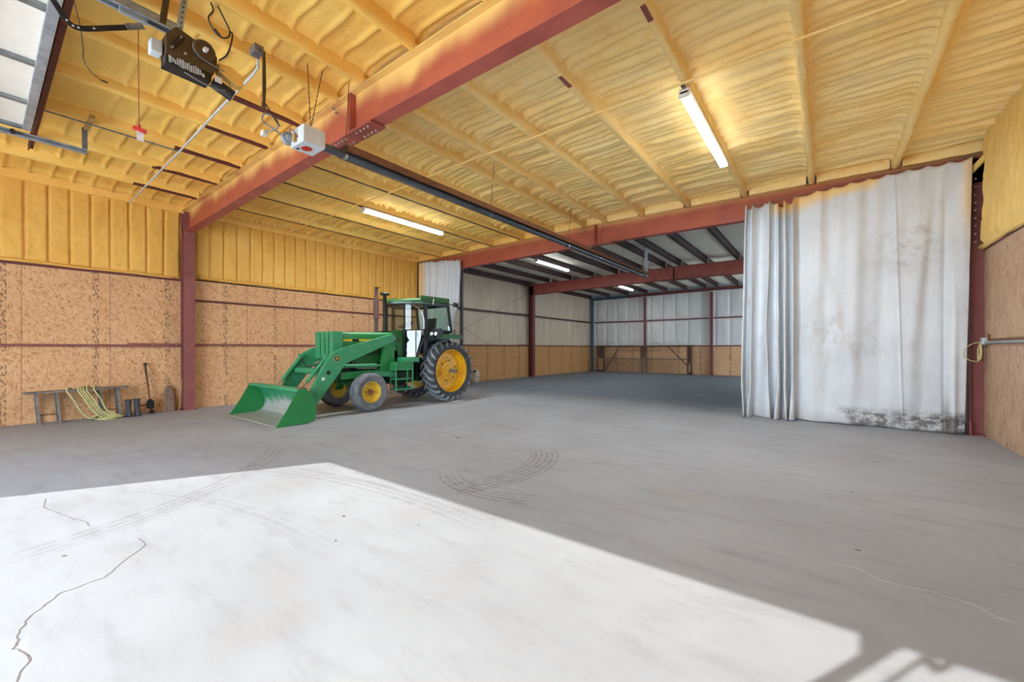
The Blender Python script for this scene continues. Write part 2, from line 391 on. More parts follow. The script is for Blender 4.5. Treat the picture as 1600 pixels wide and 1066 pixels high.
# ------------------------------------------------------------------ mesh helper
ROOT = {}
def v3(p): return Vector((float(p[0]), float(p[1]), float(p[2])))
class MB:
    def __init__(self): self.v = []; self.f = []; self.mi = []; self.cur = 0
    def add(self, vs, fs):
        o = len(self.v)
        self.v.extend([tuple(map(float, p)) for p in vs])
        for f in fs: self.f.append([o+i for i in f]); self.mi.append(self.cur)
        return self
    def bx(self, x0, x1, y0, y1, z0, z1):
        vs = [(x, y, z) for z in (z0, z1) for y in (y0, y1) for x in (x0, x1)]
        return self.add(vs, [(0, 2, 3, 1), (4, 5, 7, 6), (0, 1, 5, 4), (2, 6, 7, 3), (0, 4, 6, 2), (1, 3, 7, 5)])
    def bar(self, p0, p1, w, h, up=(0, 0, 1)):
        p0, p1 = v3(p0), v3(p1); d = (p1-p0).normalized(); up = v3(up)
        if abs(d.dot(up)) > 0.98: up = Vector((0, 1, 0)) if abs(d.y) < 0.9 else Vector((1, 0, 0))
        s = d.cross(up).normalized(); u = s.cross(d).normalized()
        vs = []
        for p in (p0, p1):
            for a, b in ((-1, -1), (1, -1), (1, 1), (-1, 1)): vs.append(p + s*(a*w/2) + u*(b*h/2))
        return self.add(vs, [(0, 3, 2, 1), (4, 5, 6, 7), (0, 1, 5, 4), (1, 2, 6, 5), (2, 3, 7, 6), (3, 0, 4, 7)])
    def cyl(self, p0, p1, r0, r1=None, n=16, caps=True):
        r1 = r0 if r1 is None else r1
        p0, p1 = v3(p0), v3(p1); d = (p1-p0).normalized()
        a = d.orthogonal().normalized(); b = d.cross(a)
        vs = []
        for p, r in ((p0, r0), (p1, r1)):
            for i in range(n):
                t = 2*PI*i/n; vs.append(p + (a*math.cos(t)+b*math.sin(t))*r)
        fs = [(i, (i+1) % n, n+(i+1) % n, n+i) for i in range(n)]
        if caps: fs += [tuple(reversed(range(n))), tuple(range(n, 2*n))]
        return self.add(vs, fs)
    def tube(self, pts, r, n=8, closed=False):
        pts = [v3(p) for p in pts]; m = len(pts); vs = []; prev = None
        for i, p in enumerate(pts):
            if closed: d = pts[(i+1) % m]-pts[i-1]
            else: d = pts[min(i+1, m-1)]-pts[max(i-1, 0)]
            d.normalize()
            if prev is None: a = d.orthogonal().normalized()
            else:
                a = prev - d*prev.dot(d)
                a = a.normalized() if a.length > 1e-6 else d.orthogonal().normalized()
            prev = a; b = d.cross(a)
            rr = r[i] if hasattr(r, '__len__') else r
            for j in range(n):
                t = 2*PI*j/n; vs.append(p+(a*math.cos(t)+b*math.sin(t))*rr)
        fs = []
        for i in range(m if closed else m-1):
            k = (i+1) % m
            for j in range(n): fs.append((i*n+j, i*n+(j+1) % n, k*n+(j+1) % n, k*n+j))
        if not closed: fs += [tuple(reversed(range(n))), tuple(range((m-1)*n, m*n))]
        return self.add(vs, fs)
    def lathe(self, prof, o, axis, n=32, closed=False):
        """prof = [(along axis, radius)]"""
        o, ax = v3(o), v3(axis).normalized(); a = ax.orthogonal().normalized(); b = ax.cross(a); vs = []
        for h, r in prof:
            for j in range(n):
                t = 2*PI*j/n; vs.append(o+ax*h+(a*math.cos(t)+b*math.sin(t))*r)
        m = len(prof); fs = []
        for i in range(m if closed else m-1):
            k = (i+1) % m
            for j in range(n): fs.append((i*n+j, i*n+(j+1) % n, k*n+(j+1) % n, k*n+j))
        if not closed:
            if prof[0][1] > 1e-4: fs.append(tuple(reversed(range(n))))
            if prof[-1][1] > 1e-4: fs.append(tuple(range((m-1)*n, m*n)))
        return self.add(vs, fs)
    def prism(self, poly, off):
        n = len(poly); off = v3(off); a = [v3(p) for p in poly]; b = [p+off for p in a]
        return self.add(a+b, [tuple(range(n)), tuple(reversed(range(n, 2*n)))] + [(i, n+i, n+(i+1) % n, (i+1) % n) for i in range(n)])
    def yz(self, poly, x0, x1): return self.prism([(x0, y, z) for y, z in poly], (x1-x0, 0, 0))
    def grid(self, P):
        """P = array (a, b, 3)"""
        a, b = P.shape[:2]; o = len(self.v)
        self.v.extend(map(tuple, P.reshape(-1, 3).tolist()))
        for i in range(a-1):
            for j in range(b-1):
                q = o+i*b+j; self.f.append([q, q+1, q+b+1, q+b]); self.mi.append(self.cur)
        return self
    def ball(self, c, r, n=12, sq=(1, 1, 1)):
        c = v3(c); vs = []; fs = []; m = n//2
        for i in range(m+1):
            ph = PI*i/m
            for j in range(n):
                t = 2*PI*j/n
                vs.append(c+Vector((r*sq[0]*math.sin(ph)*math.cos(t), r*sq[1]*math.sin(ph)*math.sin(t), r*sq[2]*math.cos(ph))))
        for i in range(m):
            for j in range(n): fs.append((i*n+j, i*n+(j+1) % n, (i+1)*n+(j+1) % n, (i+1)*n+j))
        return self.add(vs, fs)
    def build(self, name, mat, parent=None, smooth=True, bevel=0.0, angle=35, recalc=True, seg=2):
        off = Vector((0, 0, 0)); p = parent
        while p is not None:
            off += ROOT.get(p.name, Vector((0, 0, 0))); p = p.parent
        me = bpy.data.meshes.new(name)
        me.from_pydata([(x-off.x, y-off.y, z-off.z) for x, y, z in self.v], [], self.f)
        mats = mat if isinstance(mat, (list, tuple)) else [mat]
        for m in mats: me.materials.append(MAT[m])
        if len(mats) > 1: me.polygons.foreach_set('material_index', self.mi)
        if recalc:
            bm = bmesh.new(); bm.from_mesh(me); bmesh.ops.remove_doubles(bm, verts=bm.verts, dist=1e-5)
            bmesh.ops.recalc_face_normals(bm, faces=bm.faces); bm.to_mesh(me); bm.free()
        if smooth:
            me.polygons.foreach_set('use_smooth', [True]*len(me.polygons))
            me.set_sharp_from_angle(angle=math.radians(angle))
        me.update()
        o = bpy.data.objects.new(name, me); COL.objects.link(o)
        if parent is not None: o.parent = parent
        if bevel > 0:
            b = o.modifiers.new('bevel', 'BEVEL'); b.width = bevel; b.segments = seg; b.limit_method = 'ANGLE'
            b.angle_limit = math.radians(40)
        return o
def tag(o, label=None, cat=None, group=None, kind=None):
    if label: o['label'] = label
    if cat: o['category'] = cat
    if group: o['group'] = group
    if kind: o['kind'] = kind
    return o
def thing(name, loc, label, cat, group=None):
    o = bpy.data.objects.new(name, None); COL.objects.link(o); o.location = loc
    o.empty_display_size = 0.2; ROOT[o.name] = v3(loc)
    return tag(o, label, cat, group)
def struct(o): o['kind'] = 'structure'; return o
def rot_pts(pts, c, axis, ang):
    R = Matrix.Rotation(ang, 3, axis); c = v3(c)
    return [R @ (v3(p)-c)+c for p in pts]
def smooth_path(pts, n=8):
    """Catmull-Rom through pts"""
    P = [v3(p) for p in pts]; P = [P[0]*2-P[1]]+P+[P[-1]*2-P[-2]]; out = []
    for i in range(1, len(P)-2):
        for k in range(n):
            t = k/n
            out.append(0.5*((2*P[i])+(P[i+1]-P[i-1])*t+(2*P[i-1]-5*P[i]+4*P[i+1]-P[i+2])*t*t+(3*P[i]-P[i-1]-3*P[i+1]+P[i+2])*t**3))
    out.append(P[-2]); return out
def text_mesh(body, size, thick=0.002):
    """flat text as (verts, faces) in its own xy plane, centred"""
    c = bpy.data.curves.new('text', 'FONT'); c.body = body; c.size = size; c.extrude = thick
    c.align_x = 'CENTER'; c.align_y = 'CENTER'
    o = bpy.data.objects.new('text', c); COL.objects.link(o)
    dg = bpy.context.evaluated_depsgraph_get(); me = o.evaluated_get(dg).to_mesh()
    vs = [tuple(v.co) for v in me.vertices]; fs = [tuple(p.vertices) for p in me.polygons]
    o.evaluated_get(dg).to_mesh_clear(); bpy.data.objects.remove(o); bpy.data.curves.remove(c)
    return vs, fs
# vectorised value noise
_T = rng.random((256, 256))
def vnoise(x, y, seed=0):
    x = np.asarray(x, float)+seed*17.31; y = np.asarray(y, float)+seed*7.77
    xi = np.floor(x).astype(int); yi = np.floor(y).astype(int); fx = x-xi; fy = y-yi
    fx = fx*fx*(3-2*fx); fy = fy*fy*(3-2*fy)
    a = _T[xi % 256, yi % 256]; b = _T[(xi+1) % 256, yi % 256]; c = _T[xi % 256, (yi+1) % 256]; d = _T[(xi+1) % 256, (yi+1) % 256]
    return (a*(1-fx)+b*fx)*(1-fy)+(c*(1-fx)+d*fx)*fy - 0.5
def fbm(x, y, seed=0, o=4):
    s = 0; a = 1.0
    for i in range(o): s = s+a*vnoise(x*2**i, y*2**i, seed+i); a *= 0.5
    return s

# ================================================================== SETTING
# floor with its cracks and spots
def strip(mb, pts, w, z=0.0012):
    pts = [v3((p[0], p[1], z)) for p in pts]
    vs = []; fs = []
    for i, p in enumerate(pts):
        d = pts[min(i+1, len(pts)-1)]-pts[max(i-1, 0)]; d.normalize(); s = Vector((-d.y, d.x, 0))
        ww = w*(0.6+0.8*random.random())*(0.4 if i in (0, len(pts)-1) else 1)
        vs += [p+s*ww/2, p-s*ww/2]
    for i in range(len(pts)-1): fs.append((2*i, 2*i+1, 2*i+3, 2*i+2))
    mb.add(vs, fs)
def wander(p0, p1, n, amp):
    p0, p1 = v3((*p0, 0)), v3((*p1, 0)); d = p1-p0; s = Vector((-d.y, d.x, 0)).normalized(); out = []; o = 0
    for i in range(n+1):
        o = 0.6*o+random.uniform(-amp, amp); out.append(p0+d*(i/n)+s*(o if 0 < i < n else 0))
    return out
fl = MB()
fl.bx(-0.7, 15.4, -8.05, 23.3, -0.2, 0.0)
fl.cur = 1
CL = [(12.77, 0.5), (12.912, 0.522), (13.038, 0.418), (13.161, 0.421), (13.282, 0.442), (13.44, 0.408), (13.522, 0.315), (13.613, 0.303)]
strip(fl, [p for a, b in zip(CL[:-1], CL[1:]) for p in wander(a, b, 5, 0.004)[:-1]], 0.006)
strip(fl, wander((11.2, 2.6), (12.4, 2.2), 18, 0.02), 0.005)
fl.cur = 2
for L_ in ([(9.749, -3.144), (9.594, -3.095), (9.407, -3.146), (9.211, -3.115), (9.055, -3.056), (8.883, -2.936), (8.866, -2.74), (8.797, -2.683), (8.495, -2.461), (8.246, -2.447)], [(6.329, -2.827), (6.715, -2.853), (7.233, -2.74), (7.493, -2.663), (7.661, -2.667)]):
    strip(fl, [p for a, b in zip(L_[:-1], L_[1:]) for p in wander(a, b, 7, 0.008)[:-1]], 0.007)
fl.cur = 3
for cx, cy, rr in ((7.66, 1.83, 0.05), (7.58, 1.80, 0.025), (12.93, 0.86, 0.022), (9.2, -1.2, 0.02), (9.6, -1.5, 0.014), (9.9, -0.9, 0.012), (8.9, -0.6, 0.012)):
    n = 12; vs = [(cx+rr*(0.7+0.5*random.random())*math.cos(2*PI*i/n), cy+rr*0.7*(0.7+0.5*random.random())*math.sin(2*PI*i/n), 0.0012) for i in range(n)]
    fl.add(vs, [tuple(range(n))])
struct(fl.build('floor', ['concrete', 'crack_light', 'crack_dark', 'oil_spot'], recalc=False, smooth=False))
ap = MB(); ap.bx(-40, 60, -60, -8.05, -0.3, -0.03)
struct(ap.build('floor_apron', 'gravel', smooth=False))

RIB = 0.32
def rib(t, phase=0.0, sharp=0.16):
    u = ((t+phase)/RIB) % 1.0
    d = np.minimum(u, 1-u)
    return np.exp(-(d/sharp)**2)

# ---- ceiling: sprayed foam over the two front bays
def ceiling_front():
    nx, ny = 330, 560
    x = np.linspace(XL-0.15, XR+0.2, nx); y = np.linspace(YF-0.05, 7.56, ny)
    Xg, Yg = np.meshgrid(x, y, indexing='ij')
    z = 5.05+0.085*(1-np.abs(Xg-XRIDGE)/XRIDGE)+0.185
    wob = 0.05*fbm(Xg*0.9, Yg*0.9, 3)
    second = 1/(1+np.exp(-(Yg-0.0)*30))
    # front bay: broad puffy panels, second bay: tight ribs
    front = 0.034*rib(Yg+wob*1.2, 0.08, 0.075)+0.028*fbm(Xg*1.4, Yg*2.2, 5)+0.014*fbm(Xg*3, Yg*5, 6)
    back = 0.042*rib(Yg+wob, 0.0, 0.14)+0.030*rib(Yg*1.0+wob*0.8+0.03*np.sin(Xg*1.9), 0.16, 0.10) \
        + 0.075*fbm(Xg*0.45, Yg*7.5, 9, 3)+0.04*fbm(Xg*1.8, Yg*3.5, 13)
    z = z-(front*(1-second)+back*second)
    for px in PX+[XRIDGE-7.62, XRIDGE+7.62]:
        d = np.abs(Xg-px)+0.025*fbm(Xg*3, Yg*3, 21)
        z = z-0.07*np.exp(-(d/0.095)**2)
    mb = MB(); mb.grid(np.stack([Xg, Yg, z], -1))
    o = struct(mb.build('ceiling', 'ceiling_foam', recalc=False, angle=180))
    # roof sheet above everything
    r = MB(); r.bx(XL-0.5, XR+0.5, YF-0.3, YB+0.4, 5.46, 5.56); r.build('roof_sheet', 'siding_dark', o, smooth=False)
    # foam fill along the top of the second beam, stopped short at the purlins
    c = MB(); edges = [XL-0.1]+PX+[XR+0.1]
    for a, b in zip(edges[:-1], edges[1:]):
        n = 14; xs = np.linspace(a+0.09, b-0.09, n)
        top, bot = [], []
        vs = []; fs = []
        for i, xx in enumerate(xs):
            j = 0.02*math.sin(i*1.7+a*3)+random.uniform(-.01, .01)
            for yy, zz in ((7.53+j*0.5, btop(xx)-0.01), (7.50+j, btop(xx)+0.09), (7.535+j, btop(xx)+0.21), (7.66, btop(xx)+0.21), (7.66, btop(xx)-0.01)):
                vs.append((xx, yy, zz))
        for i in range(n-1):
            for q in range(5): fs.append((i*5+q, i*5+(q+1) % 5, (i+1)*5+(q+1) % 5, (i+1)*5+q))
        fs += [tuple(range(5)), tuple(range((n-1)*5, n*5))]
        c.add(vs, fs)
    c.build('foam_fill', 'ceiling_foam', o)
    # white faced batts over the two back bays
    nx, ny = 260, 220
    x = np.linspace(XL-0.15, XR+0.2, nx); y = np.linspace(7.66, YB+0.05, ny)
    Xg, Yg = np.meshgrid(x, y, indexing='ij')
    z = 5.05+0.085*(1-np.abs(Xg-XRIDGE)/XRIDGE)+0.20
    sag = np.zeros_like(Xg); e = [XRIDGE-7.62]+PX+[XRIDGE+7.62]
    for a, b in zip(e[:-1], e[1:]):
        t = np.clip((Xg-a)/(b-a), 0, 1); sag += np.where((Xg >= a) & (Xg < b), 4*t*(1-t), 0)
    z = z+0.012-0.055*sag-(0.1+0.9*sag)*(0.03*fbm(Xg*1.2, Yg*2.0, 31)+0.02*fbm(Xg*0.6, Yg*6, 33, 3))
    mb = MB(); mb.grid(np.stack([Xg, Yg, z], -1)); mb.build('insulation', 'insul_ceiling', o, recalc=False, angle=180)
    # torn places in the facing
    t = MB()
    for cx, cy in ((5.62, 10.9), (11.28, 11.3)):
        pts = [(cx-0.28, cy-0.05, 5.16), (cx-0.1, cy-0.16, 5.13), (cx+0.12, cy-0.05, 5.10), (cx+0.3, cy-0.1, 5.15), (cx+0.16, cy+0.1, 5.17), (cx-0.12, cy+0.06, 5.15)]
        t.add(pts+[(cx, cy, 5.12)], [(i, (i+1) % 6, 6) for i in range(6)])
    t.build('torn_facing', 'black_metal', o, smooth=False)
    return o
ceiling_front()

# ---- left wall
def foam_wall(x, sgn, y0, y1, z0f, z1, ny, nz, seed, edge=None, phase=0.0, deep=0.055):
    y = np.linspace(y0, y1, ny); t = np.linspace(0, 1, nz)
    Yg, Tg = np.meshgrid(y, t, indexing='ij')
    if edge is not None:
        Zg = z0f+(z1-z0f)*Tg; Yg = y0+(edge(Zg)-y0)*(Yg-y0)/(y1-y0)
    else: Zg = z0f+(z1-z0f)*Tg
    disp = 0.060-deep*rib(Yg+0.02*fbm(Yg*2, Zg*0.8, seed), phase, 0.06)+0.03*fbm(Yg*1.5, Zg*1.1, seed+3)+0.022*fbm(Yg*5, Zg*3, seed+5)
    disp = disp*np.clip(Tg*14, 0.25, 1)
    return np.stack([np.full_like(Yg, x)+sgn*disp, Yg, Zg], -1)
wl = MB()
wl.bx(XL-0.05, XL, YF, 7.62, 0, 3.32)
wall_left = struct(wl.build('wall_left', 'osb_left', smooth=False))
m = MB(); m.bx(XL-0.25, XL-0.17, YF-0.2, YB+0.3, -0.1, 5.5); m.build('siding', 'siding_dark', wall_left, smooth=False)
m = MB(); m.grid(foam_wall(XL-0.08, 1, YF, -0.10, 3.30, 5.27, 380, 70, 41, None, 0.11)); m.build('spray_foam', 'wall_foam', wall_left, recalc=False, angle=180)
m = MB(); m.grid(foam_wall(XL-0.08, 1, 0.10, 7.56, 3.36, 5.27, 380, 70, 51, None, 0.11)); m.build('spray_foam', 'wall_foam', wall_left, recalc=False, angle=180)
m = MB(); m.bx(XL-0.05, XL, 7.62, YB, 0, 1.70); m.build('strand_board', 'osb_left_back', wall_left, smooth=False)
def batts(a0, a1, z0, z1, axis, const, sgn, seed, n=300):
    a = np.linspace(a0, a1, n); z = np.linspace(z0, z1, 60)
    Ag, Zg = np.meshgrid(a, z, indexing='ij')
    u = (Ag % 0.76)/0.76; d = np.minimum(u, 1-u)
    disp = 0.035*(1-np.exp(-(d/0.10)**2))+0.02*fbm(Ag*2, Zg*0.8, seed)+0.012*fbm(Ag*6, Zg*1.5, seed+4)
    for zz in (1.7, 3.35, 5.05): disp = disp*(1-0.7*np.exp(-((Zg-zz)/0.18)**2))
    c = const+sgn*disp
    return np.stack([c, Ag, Zg], -1) if axis == 'x' else np.stack([Ag, c, Zg], -1)
m = MB(); m.grid(batts(7.62, YB, 1.68, 5.3, 'x', XL-0.08, 1, 61, 420)); m.build('insulation', 'insul_left', wall_left, recalc=False, angle=180)

# ---- back wall
wb_ = MB(); wb_.bx(XL, XR+0.2, YB, YB+0.05, 0, 1.70)
wall_back = struct(wb_.build('wall_back', 'osb_back', smooth=False))
m = MB(); m.bx(XL-0.3, XR+0.4, YB+0.2, YB+0.28, -0.1, 5.5); m.build('siding', 'siding_dark', wall_back, smooth=False)
m = MB(); m.grid(batts(XL-0.1, XR+0.2, 1.68, 5.05, 'y', YB+0.06, -1, 71, 420)); m.build('insulation', 'insul_back', wall_back, recalc=False, angle=180)
m = MB(); m.bx(XL-0.1, XR+0.2, YB+0.08, YB+0.12, 4.95, 5.4); m.build('eave_panel', 'pale_steel', wall_back, smooth=False)

# ---- right wall
wr = MB(); wr.bx(XR, XR+0.05, YF, 7.93, 0, 3.33)
wall_right = struct(wr.build('wall_right', 'osb_right', smooth=False))
DR0, DR1 = 16.2, 21.2     # assumed side door, unseen behind the curtain, added to light the back bays
m = MB(); m.bx(15.30, 15.38, YF-0.2, DR0, -0.1, 5.5); m.bx(15.30, 15.38, DR1, YB+0.3, -0.1, 5.5); m.bx(15.30, 15.38, DR0, DR1, 3.5, 5.5)
m.build('siding', 'siding_dark', wall_right, smooth=False)
def _edge(z):
    t = (z-3.33)/1.9
    return 7.47-0.20*np.sin(np.clip(t, 0, 1)*PI*0.9)-0.15*np.clip((t-0.55)/0.45, 0, 1)+0.06*np.sin(z*9)
m = MB(); m.grid(foam_wall(XR-0.03, -1, YF, 7.5, 3.33, 5.27, 420, 80, 81, _edge, 0.0, 0.012)); m.build('spray_foam', 'wall_foam_pale', wall_right, recalc=False, angle=180)
m = MB()
xs = np.linspace(YF, 7.85, 120)
P = np.array([[(XR-0.02-0.05*math.cos(a)+0.012*math.sin(yy*7+a), yy, 3.36+0.045*math.sin(a)+0.01*math.sin(yy*5)) for a in np.linspace(-PI/2, PI/2, 7)] for yy in xs])
m.grid(P); m.build('foam_ledge', 'wall_foam_pale', wall_right, recalc=False, angle=180)
m = MB(); m.bx(XR-0.012, XR, YF, 7.85, 3.29, 3.325); m.build('ledge_angle', 'dark_red_steel', wall_right, smooth=False)
m = MB(); m.grid(batts(7.95, DR0, 0.0, 5.3, 'x', XR+0.1, -1, 91, 200)); m.grid(batts(DR1, YB, 0.0, 5.3, 'x', XR+0.1, -1, 92, 30)); m.bx(XR+0.05, XR+0.1, DR0, DR1, 3.5, 5.3)
m.build('insulation', 'insul_back', wall_right, recalc=False, angle=180)

# ---- front wall with the big door opening
DX0, DX1, DH = 3.53, 11.35, 4.27
m = MB(); m.bx(XL-0.25, DX0, YF-0.05, YF, 0, 5.5); m.bx(DX1, XR+0.4, YF-0.05, YF, 0, 5.5); m.bx(DX0, DX1, YF-0.05, YF, DH, 5.5)
wall_front = struct(m.build('wall_front', 'osb_left', smooth=False))
m = MB(); m.bx(DX0-0.12, DX0, YF-0.06, YF+0.06, 0, DH); m.bx(DX1, DX1+0.12, YF-0.06, YF+0.06, 0, DH); m.bx(DX0-0.12, DX1+0.12, YF-0.06, YF+0.06, DH, DH+0.12)
m.build('door_frame', 'red_steel', wall_front, smooth=False)

# ================================================================== STEEL FRAME
def i_column(x0, x1, yc, h, label, mats='column_red', base=True):
    """column with its web along X; x0 < x1"""
    t = thing('steel_column', ((x0+x1)/2, yc, 0), label, 'column')
    fw = 0.115
    m = MB(); m.bx(x0+0.012, x1-0.012, yc-0.006, yc+0.006, 0.015, h); m.build('web', mats, t, smooth=False)
    for a, b in ((x0, x0+0.014), (x1-0.014, x1)):
        m = MB(); m.bx(a, b, yc-fw, yc+fw, 0.015, h); m.build('flange', mats, t, smooth=False, bevel=0.003)
    m = MB(); m.bx(x0-0.03, x1+0.04, yc-fw-0.03, yc+fw+0.03, 0, 0.016); m.build('base_plate', mats, t, smooth=False)
    return t
def bolts(parent, pts, axis, r=0.013, L=0.012):
    for p in pts:
        b = MB(); q = v3(p); b.cyl(q, q+v3(axis)*L, r, r*0.85, 6); b.build('bolt', 'bolt_steel', parent)
c1 = i_column(XL+0.02, 0.0, 0.0, 4.98, 'red steel column between the bench wall and the tractor, under the nearest beam')
# the girt clip and its bolts on the near side of the first column
bolts(c1, [(-0.002, -0.09, 4.42), (-0.002, 0.06, 4.40)], (1, 0, 0))
bolts(c1, [(-0.002, -0.07, z) for z in (0.55, 1.5)], (1, 0, 0), 0.01)
i_column(XL+0.02, 0.0, D, 4.98, 'red steel column behind the gathered left curtain')
i_column(XL+0.02, 0.0, 2*D, 4.98, 'dark red steel column standing in the white-lined back bays', 'dark_red_steel')
cr = i_column(14.79, 15.10, D, 4.98, 'red steel column at the right edge of the big curtain')
bolts(cr, [(14.83+0.02, 7.56, 3.45+0.14*i) for i in range(9)], (0, -1, 0), 0.02, 0.02)
m = MB(); m.yz([(7.46, 0.0), (7.575, 0.0), (7.575, 0.24), (7.53, 0.26), (7.48, 0.17)], 14.77, 14.79); m.build('gusset_plate', 'column_red', cr, smooth=False)
m = MB(); m.bar((14.80, 7.56, 4.72), (15.02, 7.18, 4.98), 0.03, 0.10); m.build('flange_brace', 'wall_foam_pale', cr)
m = MB(); m.bx(14.96, 15.0, 7.555, 7.575, 3.40, 4.80); m.build('foam_edge', 'wall_foam_pale', cr)
i_column(14.881, 15.18, 0.0, 4.98, 'red steel column on the right wall under the nearest beam')

def beam(yc, mat, flmat, label, nbolt):
    t = thing('roof_beam', (XRIDGE, yc, HE), label, 'beam')
    def zt(x): return HE+RISE*(1-abs(x-XRIDGE)/XRIDGE)
    xa, xb, xr = XL+0.03, 15.1, XRIDGE
    def slab(z_off0, z_off1, y0, y1, name, mt):
        m = MB()
        for a, b in ((xa, xr), (xr, xb)):
            za, zb = zt(max(a, 0)), zt(min(b, W))
            m.prism([(a, y0, za+z_off0), (b, y0, zb+z_off0), (b, y0, zb+z_off1), (a, y0, za+z_off1)], (0, y1-y0, 0))
        return m.build(name, mt, t, smooth=False)
    slab(0.0, 0.013, yc-0.10, yc+0.10, 'bottom_flange', flmat)
    slab(0.013, 0.55, yc-0.006, yc+0.006, 'web', mat)
    slab(0.55, 0.563, yc-0.10, yc+0.10, 'top_flange', mat)
    for dx in (-0.018, 0.018):
        m = MB(); m.bx(xr+dx-0.008, xr+dx+0.008, yc-0.095, yc+0.095, HE+RISE+0.013, HE+RISE+0.55)
        e = m.build('end_plate', flmat, t, smooth=False)
    bolts(e, [(xr-0.03, yc-0.06, HE+RISE+z) for z in (0.07, 0.47)], (-1, 0, 0), 0.016, 0.014)
    z0 = HE+RISE-0.018
    m = MB(); m.bx(xr-0.50, xr+0.55, yc-0.115, yc+0.115, z0-0.018, z0+0.006); s = m.build('splice_plate', flmat, t, smooth=False)
    pts = []
    for i in range(4):
        for yy in (-0.06, 0.06):
            pts += [(xr-0.40+0.09*i, yc+yy, z0-0.018), (xr+0.14+0.09*i, yc+yy, z0-0.018)]
    bolts(s, pts, (0, 0, -1), 0.02, 0.02)
    bolts(t, [(xr-0.45, yc-0.05, HE+RISE+0.50), (xr-0.38, yc-0.05, HE+RISE+0.42)], (0, -1, 0), 0.018, 0.045)
    return t
beam(0.0, 'beam_front', 'red_steel', 'red roof beam nearest the camera, smeared with yellow foam', 16)
beam(D, 'beam_middle', 'red_steel', 'red roof beam above the two curtains', 16)
beam(2*D, 'red_steel', 'dark_red_steel', 'rust-speckled red roof beam farthest back, among white insulation', 16)

# ---- purlins
ordn = ['first', 'second', 'third', 'fourth', 'fifth', 'sixth', 'seventh', 'eighth', 'ninth', 'tenth', 'eleventh', 'twelfth']
def foam_purlin(px, y0, y1, label, group, dark_tip=None, tip_w=0.042, tip_mat='dark_red_steel', tip_dx=0.0):
    n = int((y1-y0)/0.07); ys = np.linspace(y0, y1, n)
    prof = np.array([(-0.062, 0.25), (-0.058, 0.10), (-0.052, 0.02), (-0.03, -0.012), (0.0, -0.016), (0.035, -0.010), (0.056, 0.03), (0.06, 0.12), (0.066, 0.25)])
    P = np.zeros((n, len(prof), 3)); s = int(px*10) % 50
    for j, (dx, dz) in enumerate(prof):
        P[:, j, 0] = px+dx+0.02*fbm(ys*2.0, np.full(n, j*0.7), s)
        P[:, j, 1] = ys
        P[:, j, 2] = btop(px)+dz+0.014*fbm(ys*2.4, np.full(n, j*0.7+9), s+5)
    m = MB(); m.grid(P); o = len(m.v)
    m.f.append([i for i in range(len(prof))]); m.mi.append(0)
    m.f.append([(n-1)*len(prof)+i for i in range(len(prof))]); m.mi.append(0)
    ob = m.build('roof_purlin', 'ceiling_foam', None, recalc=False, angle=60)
    tag(ob, label, 'purlin', group)
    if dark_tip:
        q = MB(); q.bx(px+tip_dx-tip_w, px+tip_dx+tip_w, dark_tip[0], dark_tip[1], btop(px)-0.024, btop(px)+0.03); q.build('bare_or_shade_strip', tip_mat, ob, smooth=False)
    return ob
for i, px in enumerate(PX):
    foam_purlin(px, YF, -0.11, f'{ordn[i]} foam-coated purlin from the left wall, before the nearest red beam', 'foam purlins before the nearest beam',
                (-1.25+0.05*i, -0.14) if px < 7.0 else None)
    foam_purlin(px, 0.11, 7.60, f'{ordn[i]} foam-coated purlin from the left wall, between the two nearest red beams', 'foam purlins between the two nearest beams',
                (0.16, 7.45) if px < 7.0 else {8: (1.35, 1.62), 9: (0.9, 1.15)}.get(i), 0.032 if px < 7.0 else 0.026, 'flange_shade_brown' if px < 7.0 else 'column_red', -0.03 if px < 7.0 else 0.0)  # left-half strips: bare lip with the shadow line beneath each purlin painted in
def z_purlin(px, y0, y1, label, group):
    m = MB(); z = btop(px)
    m.bx(px-0.004, px+0.004, y0, y1, z, z+0.2); m.bx(px-0.075, px+0.004, y0, y1, z, z+0.006); m.bx(px-0.004, px+0.06, y0, y1, z+0.194, z+0.2)
    m.bx(px-0.075, px-0.069, y0, y1, z, z+0.022)
    tag(m.build('roof_purlin', 'purlin_dark', None, smooth=False), label, 'purlin', group)
for i, px in enumerate(PX):
    if px < 12.6: z_purlin(px, 7.76, 15.26, f'{ordn[i]} bare dark red purlin from the left wall, just beyond the curtain beam', 'bare purlins beyond the curtain beam')
    if px < 11.4: z_purlin(px, 15.47, 22.9, f'{ordn[i]} bare dark red purlin from the left wall, in the farthest bay', 'bare purlins in the farthest bay')
# eave struts along the tops of the side walls
def eave(n, x, y0, y1, mt):
    m = MB(); m.bx(x-0.05, x+0.05, y0, y1, 5.0, 5.24); struct(m.build(f'trim_{n}', mt, None, bevel=0.012))
eave(1, XL-0.02, 7.8, 22.9, 'purlin_dark')
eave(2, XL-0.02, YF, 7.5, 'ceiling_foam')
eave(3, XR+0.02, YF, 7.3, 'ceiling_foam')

# bridging rods across the purlins
m = MB(); xs = np.linspace(XL, XR, 60)
m.tube([(x, 2.39+0.01*math.sin(x*3), btop(x)-0.035+0.01*math.sin(x*2.1)) for x in xs], 0.016, 6)
tag(m.build('bridging_rod', 'ceiling_foam'), 'thin foam-coated rod crossing the ceiling beyond the nearest beam', 'rod')

